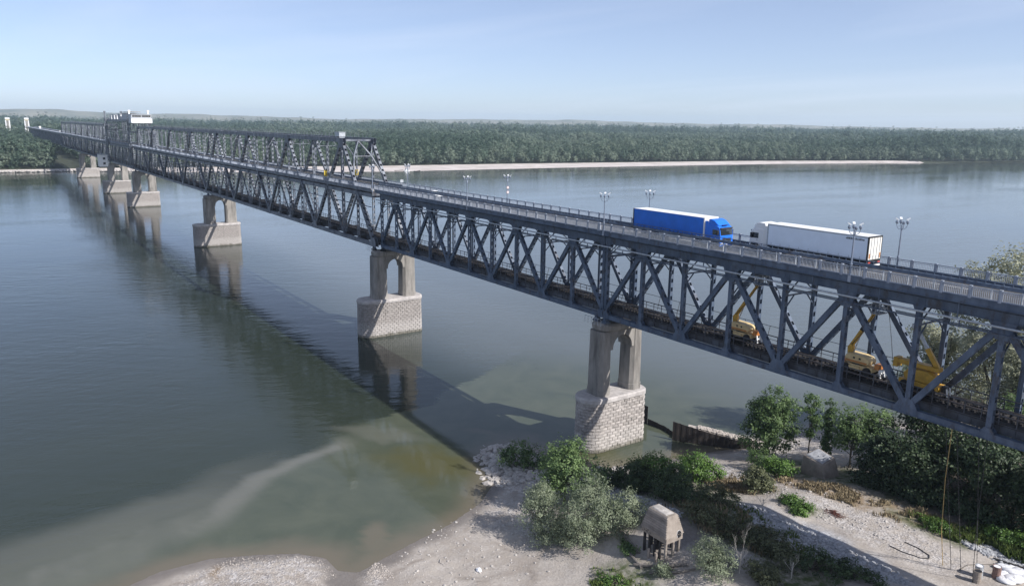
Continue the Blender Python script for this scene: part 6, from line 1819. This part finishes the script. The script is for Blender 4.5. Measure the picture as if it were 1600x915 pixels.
def pile_hut():
    cx_, cy_ = 32.6, -19.1; z0 = 3.3
    t = thing("pile_hut", "tan concrete hut with a sloped board-marked roof standing on a cluster of piles", "hut", (cx_, cy_, z0))
    hx, hy = 1.92, 1.26; zw = 2.75; ze = 3.45; zt_ = 5.65; tx, ty = 1.42, .68
    q = MB(); q.box(-hx, hx, -hy, hy, zw, ze); put("wall", bev(q, "wall", M['oldconc'], .03, 1), t)
    q = MB(); q.loft([[(-hx - .02, -hy - .02, ze + .002), (hx + .02, -hy - .02, ze + .002), (hx + .02, hy + .02, ze + .002), (-hx - .02, hy + .02, ze + .002)], [(-tx, -ty, zt_), (tx, -ty, zt_), (tx, ty, zt_), (-tx, ty, zt_)]])
    rf = put("roof", q.mesh("roof", M['oldconc']), t)
    # board courses on the long slopes
    nb = 9
    for s in (-1, 1):
        for k in range(nb):
            f0, f1 = k / nb, (k + 1) / nb - .012
            lerp = lambda a, b_, f: a + (b_ - a) * f
            def pt(f, sx, o):
                return (sx * lerp(hx, tx, f), s * (lerp(hy, ty, f) + .02 + o), lerp(ze, zt_, f))
            q = MB(); q.add([pt(f0, -1, .0), pt(f0, 1, .0), pt(f1, 1, .0), pt(f1, -1, .0), pt(f0, -1, .13), pt(f0, 1, .13), pt(f1, 1, .05), pt(f1, -1, .05)],
                            [(0, 1, 2, 3), (7, 6, 5, 4), (0, 4, 5, 1), (1, 5, 6, 2), (2, 6, 7, 3), (3, 7, 4, 0)])
            put("roof_course", q.mesh("roof_course", M['oldconc']), rf)
            if k:
                q = MB(); fa, fb = f0 - .022, f0 + .004
                q.add([pt(fa, -1, .0), pt(fa, 1, .0), pt(fb, 1, .0), pt(fb, -1, .0), pt(fa, -1, .075), pt(fa, 1, .075), pt(fb, 1, .142), pt(fb, -1, .142)], [(0, 1, 2, 3), (7, 6, 5, 4), (0, 4, 5, 1), (1, 5, 6, 2), (2, 6, 7, 3), (3, 7, 4, 0)])
                put("course_joint", q.mesh("course_joint", M['drift']), rf)
    q = MB(); q.loft([[(-tx + .1, -ty + .05, zt_ + .002), (tx - .3, -ty + .05, zt_ + .002), (tx - .3, ty - .1, zt_ + .002), (-tx + .1, ty - .1, zt_ + .002)], [(-tx + .3, -ty + .2, zt_ + .14), (tx - .7, -ty + .15, zt_ + .08), (tx - .8, ty - .2, zt_ + .1), (-tx + .3, ty - .2, zt_ + .16)]]); put("broken_crown", bev(q, "broken_crown", M['rock'], .03, 1), rf)
    # round painted marks: a disc with dark strokes on the gable, dark scrawl on the side
    def gx(z): return hx if z < ze else hx + .02 - (hx + .02 - tx) * (z - ze) / (zt_ - ze)
    q = MB(); cyy, czz = .66, 3.5; n = 18
    ring = [(cyy + .36 * math.cos(2 * pi * k / n), czz + .42 * math.sin(2 * pi * k / n)) for k in range(n)]
    q.add([(gx(z) + .012, y, z) for y, z in ring], [tuple(range(n))]); pm_ = put("painted_mark", q.mesh("painted_mark", M['sack']), t)
    q = MB()
    for y0_, z0_, y1_, z1_ in ((.40, 3.5, .52, 3.8), (.52, 3.8, .8, 3.82), (.8, 3.82, .94, 3.55), (.94, 3.55, .86, 3.2), (.86, 3.2, .58, 3.12), (.58, 3.12, .40, 3.5), (.5, 3.3, .84, 3.66), (.5, 3.66, .84, 3.3), (.66, 3.15, .68, 3.8)):
        q.beam((gx(z0_) + .02, y0_, z0_), (gx(z1_) + .02, y1_, z1_), .02, .13, (1, 0, 0))
    put("painted_stroke", q.mesh("painted_stroke", M['black']), pm_)
    q = MB(); rr = random.Random(5)
    for k in range(9):
        xa, za = -1.4 + rr.uniform(0, .8), 2.9 + rr.uniform(0, .4); q.beam((xa, -hy - .012, za), (xa + rr.uniform(-.25, .25), -hy - .012, za + rr.uniform(-.25, .2)), .012, .07, (0, 1, 0))
    put("painted_scrawl", q.mesh("painted_scrawl", M['black']), t)
    for k, (px_, py_, short) in enumerate(((-1.6, -1.0, 0), (-.8, -1.02, 0), (0, -1.0, 0), (.8, -1.02, 0), (1.62, -1.0, 0), (-1.6, 1.0, 0), (-.6, 1.0, 0), (.6, 1.0, 0), (1.62, 1.0, 0), (1.65, .1, 0), (-1.6, .1, 0), (-.4, -.1, 0), (-.2, -1.7, 1), (.8, -1.6, 1))):
        g = gz(cx_ + px_, cy_ + py_) - z0 - .3
        q = MB(); top = g + 1.4 if short else zw + .002; lx = random.Random(k).uniform(-.08, .08)
        q.tube([(px_ + lx, py_ - lx, g), (px_, py_, top)], [.17, .16], 8)
        put("pile", q.mesh("pile", M['oldconc'] if k in (4, 8, 9, 12, 13) else M['timber']), t)
pile_hut()

def driftlog(label, pts, r):
    q = MB(); q.tube([(x, y, gz(x, y) + dz) for x, y, dz in pts], r, 7); tag(put("driftwood_log", q.mesh("driftwood_log", M['drift'])), label, "log", "driftwood logs by the hut")
driftlog("long dark driftwood log curving left from the hut's piles", [(27.6, -20.6, .25), (30.0, -21.6, .22), (33.0, -22.4, .2)], [.22, .2, .14])
driftlog("dark driftwood log lying across the front of the hut's piles", [(32.0, -22.6, .2), (34.6, -21.2, .3), (36.6, -19.2, .25)], [.15, .2, .16])
driftlog("thinner driftwood log behind the weeds right of the hut", [(34.2, -22.4, .15), (36.6, -20.6, .2), (38.0, -18.8, .2)], [.12, .14, .1])
driftlog("thick dark branch lying left of the hut under the willows", [(25.8, -19.2, .2), (28.8, -20.4, .35), (31.2, -21.0, .2)], [.16, .2, .12])

def barrel(x, y, m, label, lid):
    t = thing("barrel", label, "barrel", (x, y, gz(x, y) - .02), 0, "barrels under the hanging cables"); t.scale = (1.35, 1.35, 1.45)
    q = MB(); q.lathe([(.29, 0), (.30, .03), (.29, .28), (.305, .30), (.29, .32), (.29, .58), (.305, .60), (.29, .62), (.29, .87), (.30, .9), (.27, .9), (.265, .86)], (0, 0, 0), 16); put("body", q.mesh("body", m), t)
    q = MB(); q.lathe([(.26, .862), (.26, .875)], (0, 0, 0), 16); put("lid", q.mesh("lid", lid), t)
barrel(55.8, 3.2, M['galv'], "pale-lidded grey barrel, rear one of the left pair", M['sack'])
barrel(56.2, 2.0, M['oldconc'], "open dark-mouthed grey barrel at the very bottom edge", M['black'])
barrel(56.9, 4.6, M['barrel'], "rusty red-brown barrel with a pale lid beside the white sacks", M['sack'])
def sack(x, y, sx, sy, sz, rz, seed, label):
    rr = random.Random(seed); q = MB(); n = 10; rings = []
    for i in range(7):
        th = pi * (i / 6) ; rr_ = math.sin(th) ** .6 if 0 < i < 6 else .12
        rings.append([(sx * rr_ * math.cos(2 * pi * k / n) * rr.uniform(.8, 1.15), sy * rr_ * math.sin(2 * pi * k / n) * rr.uniform(.8, 1.15), sz * (1 - math.cos(th)) / 2 * rr.uniform(.85, 1.15)) for k in range(n)])
    q.loft(rings); o = put("white_sack", q.mesh("white_sack", M['sack'], smooth=True), None, (x, y, gz(x, y) - .05), (0, 0, rz)); tag(o, label, "sack", "white sacks and sheeting under the bridge end")
for k, (x, y, sx, sy, sz, rz) in enumerate(((56.6, 7.0, 1.0, .6, .5, .3), (57.6, 6.6, 1.2, .7, .6, .2), (57.2, 5.6, .9, .6, .45, .7), (58.2, 5.4, 1.1, .8, .6, 1.0), (58.0, 7.6, 1.0, .7, .5, .1), (58.6, 6.4, .9, .6, .5, .5), (57.8, 4.6, .9, .7, .5, .2), (58.8, 8.2, .9, .6, .5, .4), (56.9, 7.8, .6, .4, .35, .9))):
    sack(x, y, sx, sy, sz, rz, k, "white woven sack in the heap at the bottom right corner")
for k, (x0_, y0_, x1_, y1_) in enumerate(((55.0, 8.3, 59.5, 8.9), (55.6, 7.4, 58.2, 8.2), (57.0, 9.0, 60.0, 9.2))):
    q = MB(); q.beam((x0_, y0_, gz(x0_, y0_) + .12), (x1_, y1_, gz(x1_, y1_) + .12), .24, .06, (0, 0, 1) if False else (0.1, 1, 0))
    tag(put("timber_plank", q.mesh("timber_plank", M['timber'])), ("weathered plank lying behind the white sacks, longest of three", "short weathered plank touching the white sacks", "weathered plank lying farthest behind the white sacks at the right edge")[k], "plank")
def hose(label, pts, r, m):
    q = MB(); P_ = []
    for i in range(len(pts) - 1):
        for f in (0, .25, .5, .75): P_.append((pts[i][0] + (pts[i + 1][0] - pts[i][0]) * f, pts[i][1] + (pts[i + 1][1] - pts[i][1]) * f))
    P_.append(pts[-1]); q.tube([(x, y, gz(x, y) + .05) for x, y in P_], r, 5); tag(put("ground_hose", q.mesh("ground_hose", m)), label, "hose")
hose("dark hose looped in a hairpin on the gravel track", [(47.8, 3.6), (49.5, 3.4), (50.9, 2.9), (51.2, 2.3), (50.6, 1.6), (49.2, 1.2), (47.4, 1.2)], .05, M['cable'])
hose("thin brown hose curving over the pale track towards the planks", [(54.2, 2.6), (54.2, 4.4), (55.0, 6.2), (56.0, 8.0)], .04, M['drift'])
rr = random.Random(4); q = MB()
for k in range(70):
    a = rr.uniform(0, 6.28); r_ = rr.random(); x, y = 39.4 + 1.3 * r_ * math.cos(a), 2.9 + .8 * r_ * math.sin(a); dx, dy = rr.uniform(-.5, .5), rr.uniform(-.4, .4); z = gz(x, y)
    q.tube([(x - dx, y - dy, z + .03), (x, y, z + .1 + .2 * (1 - r_) * rr.random()), (x + dx, y + dy, z + .04)], .022, 4)
tag(put("wire_heap", q.mesh("wire_heap", M['wire'])), "flat heap of rusty red-brown wire on the gravel track", "wire heap")
q = MB(); x, y = 17.5, -37.5
q.tube([(15.2, -37.6, gz(15.2, -37.6) + .04), (15.9, -38.0, gz(15.9, -38) + .12), (16.6, -37.9, gz(16.6, -37.9) + .05)], [.05, .045, .03], 5); tag(put("driftwood_stick", q.mesh("driftwood_stick", M['deadwood'])), "pale crooked stick lying on the open sand", "stick")
q = MB(); v, f = rock_geo(random.Random(3), .55); q.add(v, f); tag(put("beach_stone", q.mesh("beach_stone", M['sack']), None, (20.0, -35.2, gz(20, -35.2) + .1)), "single pale stone lying on the open sand", "stone")

# ------------------------------------------------------------------ far shore: boats, gate pylons
def boat(x, y, rot, L, m, label, cabin):
    t = thing("moored_boat", label, "boat", (x, y, 0), rot)
    q = MB(); q.loft([[(xx, -hw, .1 + r_), (xx, hw, .1 + r_), (xx, hw * .6, -.5), (xx, -hw * .6, -.5)] for xx, hw, r_ in ((-L / 2, .9, .6), (0, 1.3, .5), (L * .3, 1.0, .65), (L / 2, .15, .95))]); put("hull", q.mesh("hull", m), t)
    if cabin:
        q = MB(); q.box(-L * .25, L * .1, -.9, .9, .5, 2.6); put("cabin", q.mesh("cabin", M['house_white']), t); q = MB(); q.box(-L * .28, L * .13, -1, 1, 2.6, 2.75); put("roof", q.mesh("roof", M['galv']), t)
boat(-664, 292, 1.9, 12, M['sheet'], "dark moored boat at the left end of the far beach", False)
boat(-659, 299, 1.7, 7, M['house_white'], "small white boat with a cabin beside the dark moored boat", True)
boat(-651, 307, 1.9, 9, M['sheet'], "second dark boat, right of the white cabin boat", False)
def pylon(x, y, label):
    t = thing("gate_pylon", label, "gate tower", (x, y, 3), 0, "gate towers at the far end of the bridge"); o3 = (0, 0, 0)
    for s in (-1, 1):
        q = MB(); q.loft([[(xx * w, s * 3.3 * k + yy * 1.4, z) for xx, yy in ((-1, -1), (1, -1), (1, 1), (-1, 1))] for z, w, k in ((20, 2.4, .72), (42, 1.8, .6))]); put("leg", q.mesh("leg", M['house_white']), t)
    q = MB(); q.box(-2.0, 2.0, -3.0, 3.0, 41.9, 43.2); put("lintel", q.mesh("lintel", M['gold']), t)
    q = MB(); q.box(-2.4, 2.4, -3.4, 3.4, 43.25, 46.4); put("head", q.mesh("head", M['house_white']), t)
    q = MB(); q.box(-2.2, 2.2, -1.8, 1.8, 20, 41.8); put("core", q.mesh("core", M['concrete']), t)
pylon(-1530, -24, "left white gate tower above the trees at the far left"); pylon(-1530, 4, "right white gate tower beside the far end of the bridge")
rock_field("riprap", "pale rocks along the far bank under the left end of the bridge", 900, lambda rr: (lambda y: (float(bank_x(np.array(y))) - 1.5 + rr.uniform(-3, 3), y, .2 + rr.uniform(0, .9) - gz(float(bank_x(np.array(y))), y)))(rr.uniform(-90, 60)), .5, 2.0, M['rock'], 31)

# ------------------------------------------------------------------ the riverside forest on the far bank
def forest_tree(seed, h, w, leaf, slim=False):
    rng = np.random.default_rng(seed); rr = random.Random(seed)
    if slim: bl = [(0, 0, h * .55, w * .5, w * .5, h * .42), (0, 0, h * .35, w * .55, w * .55, h * .28)]
    else: bl = [(0, 0, h * .58, w * .7, w * .7, h * .34)] + [(rr.uniform(-.55, .55) * w, rr.uniform(-.55, .55) * w, h * rr.uniform(.25, .8), w * .5, w * .5, h * .2) for _ in range(6)]
    pts, tint, out, cl = crown_points(bl, 1500, rng, 1.25, 26, .78)
    pts[:, 2] = np.maximum(pts[:, 2], .3)
    me = leaf_mesh("forest_tree", pts, .80 * (.7 + .6 * rng.random(len(pts))), tint, rng, LEAF[leaf], outward=out, aspect=.75)
    return me
FT = [forest_tree(1, 22, 6.5, 'far'), forest_tree(2, 25, 7.0, 'far'), forest_tree(3, 19, 6.5, 'far2'), forest_tree(4, 27, 5.0, 'far', True), forest_tree(5, 14, 5.5, 'far2'), forest_tree(6, 23, 7.5, 'far2')]
rr = random.Random(77)
spots = []
y = 18.0
while y < 1420 and True:
    bx = float(bank_x(np.array(y))); bw = float(beach_w(np.array(y)))
    for row in range(3):
        x = bx - bw - 2 - row * 9 + rr.uniform(-4, 4); yy = y + rr.uniform(-3.5, 3.5)
        if abs(yy - 3) < 13 and row < 3: continue
        spots.append((x, yy, row))
    y += 8.5
spots.sort(key=lambda s: (Vector((s[0], s[1], 0)) - CAM).length)
first = {}
cnt = 0; rest = []
for x, yy, row in spots:
    if cnt < 298 and row == 0 or (cnt < 298 and row == 1 and yy < 500):
        k = rr.choice((2, 4, 4, 4, 5, 0, 2)) if row == 0 else rr.choice((0, 1, 2, 5))
        o = put("forest_tree", FT[k], None, (x, yy, 2.0), (0, 0, rr.uniform(0, 6.28)), rr.uniform(.62, 1.2)); cnt += 1
        tag(o, "leafy tree in the front rows of the riverside forest on the far bank", "tree", "trees along the far river bank")
        first.setdefault(k, o)
    else: rest.append((x, yy, rr.choice((0, 1, 2, 5))))
for k in range(6):
    if k not in first:
        o = put("forest_tree", FT[k], None, (-800 - 6 * k, 700 + 9 * k, 2.5)); tag(o, "leafy tree in the front rows of the riverside forest on the far bank", "tree", "trees along the far river bank"); first[k] = o
BIG = []
for k, (h, w) in enumerate(((34, 9.5), (30, 11), (26, 10))):
    rq = random.Random(200 + k); rg_ = np.random.default_rng(200 + k)
    bl = [(0, 0, h * .6, w * .55, w * .55, h * .3)] + [(rq.uniform(-.7, .7) * w, rq.uniform(-.7, .7) * w, h * rq.uniform(.15, .85), w * rq.uniform(.3, .5), w * rq.uniform(.3, .5), h * rq.uniform(.1, .18)) for _ in range(12)]
    pts, tint, out, cl = crown_points(bl, 2600, rg_, 1.7, 22, .75); pts[:, 2] = np.maximum(pts[:, 2], .3)
    BIG.append(leaf_mesh("bank_tree", pts, 1.25 * (.7 + .6 * rg_.random(len(pts))), tint, rg_, LEAF['far2' if k == 2 else 'far'], outward=out, aspect=.75))
rq = random.Random(8); n_ = 0
for row in range(3):
    yy = -150.0
    while yy < -14:
        k = 2 if row == 0 and rq.random() < .6 else rq.choice((0, 1, 1))
        o = put("bank_tree", BIG[k], None, (-789 - row * 17 - rq.uniform(0, 6), yy, 2.2 + row), (0, 0, rq.uniform(0, 6.28)), rq.uniform(.8, 1.1) * (.72 if row == 0 else 1.0 if yy < -40 else .85))
        tag(o, "large billowing tree on the far bank left of the bridge", "tree", "large trees on the far bank left of the bridge"); yy += rq.uniform(9, 14)
rng = np.random.default_rng(9)
P3 = [(x, y, 2.5, k, 1.0) for x, y, k in rest]
hd = math.atan2(_f.y, _f.x)
def add_ring(d0, d1, sp, sc):
    n = int(1.36 * (d1 * d1 - d0 * d0) / 2 / (sp * sp))
    dd = np.sqrt(rng.random(n) * (d1 * d1 - d0 * d0) + d0 * d0); bb = rng.random(n) * 1.36 - .66
    X = CAM.x + dd * np.cos(hd - bb); Y = CAM.y + dd * np.sin(hd - bb)
    lim = bank_x(Y) - beach_w(Y) - 24
    ok = (X < lim) & ~((np.abs(Y - 3) < 15) & (X > -1700))
    stand = vnoise(X, Y, 260); hv = vnoise(X + 900, Y, 140)
    for x, y, s_, h_ in zip(X[ok], Y[ok], stand[ok], hv[ok]):
        k = rng.choice([0, 2, 5, 5]) if s_ < .5 else rng.choice([0, 1, 3, 3])
        P3.append((x, y, 2.8, k, sc * rng.uniform(.6, 1.22) * (.72 + .62 * h_)))
add_ring(700, 1500, 9.0, 1.0); add_ring(1500, 2600, 14.0, 1.25); add_ring(2600, 4500, 24.0, 1.7)
me = bpy.data.meshes.new("far_forest"); me.from_pydata([p[:3] for p in P3], [], [])
a = me.attributes.new("pick", 'INT', 'POINT'); a.data.foreach_set("value", [int(p[3]) for p in P3])
a = me.attributes.new("size", 'FLOAT', 'POINT'); a.data.foreach_set("value", [float(p[4]) for p in P3])
a = me.attributes.new("turn", 'FLOAT', 'POINT'); a.data.foreach_set("value", (rng.random(len(P3)) * 6.28).astype(np.float32))
fo = put("far_forest", me); fo["kind"] = "stuff"; fo["label"] = "deep riverside forest covering the far bank"; fo["category"] = "forest"
ng = bpy.data.node_groups.new("forest_scatter", 'GeometryNodeTree')
ng.interface.new_socket("Geometry", in_out='INPUT', socket_type='NodeSocketGeometry'); ng.interface.new_socket("Geometry", in_out='OUTPUT', socket_type='NodeSocketGeometry')
N, L_ = ng.nodes, ng.links
gi = N.new("NodeGroupInput"); go = N.new("NodeGroupOutput")
iop = N.new("GeometryNodeInstanceOnPoints"); iop.inputs["Pick Instance"].default_value = True
mtp = N.new("GeometryNodeMeshToPoints"); L_.new(gi.outputs[0], mtp.inputs[0]); L_.new(mtp.outputs[0], iop.inputs["Points"])
jn = N.new("GeometryNodeJoinGeometry")
for k in reversed(range(6)):
    oi = N.new("GeometryNodeObjectInfo"); oi.inputs["Object"].default_value = first[k]; oi.inputs["As Instance"].default_value = True
    L_.new(oi.outputs["Geometry"], jn.inputs[0])
L_.new(jn.outputs[0], iop.inputs["Instance"])
def named(nm, ty):
    q = N.new("GeometryNodeInputNamedAttribute"); q.data_type = ty; q.inputs["Name"].default_value = nm; return q.outputs["Attribute"]
L_.new(named("pick", 'INT'), iop.inputs["Instance Index"]); L_.new(named("size", 'FLOAT'), iop.inputs["Scale"])
cx3 = N.new("ShaderNodeCombineXYZ"); L_.new(named("turn", 'FLOAT'), cx3.inputs[2]); L_.new(cx3.outputs[0], iop.inputs["Rotation"])
L_.new(iop.outputs[0], go.inputs[0])
md = fo.modifiers.new("scatter", 'NODES'); md.node_group = ng
print("forest points", len(P3), "objects", len(bpy.data.objects))
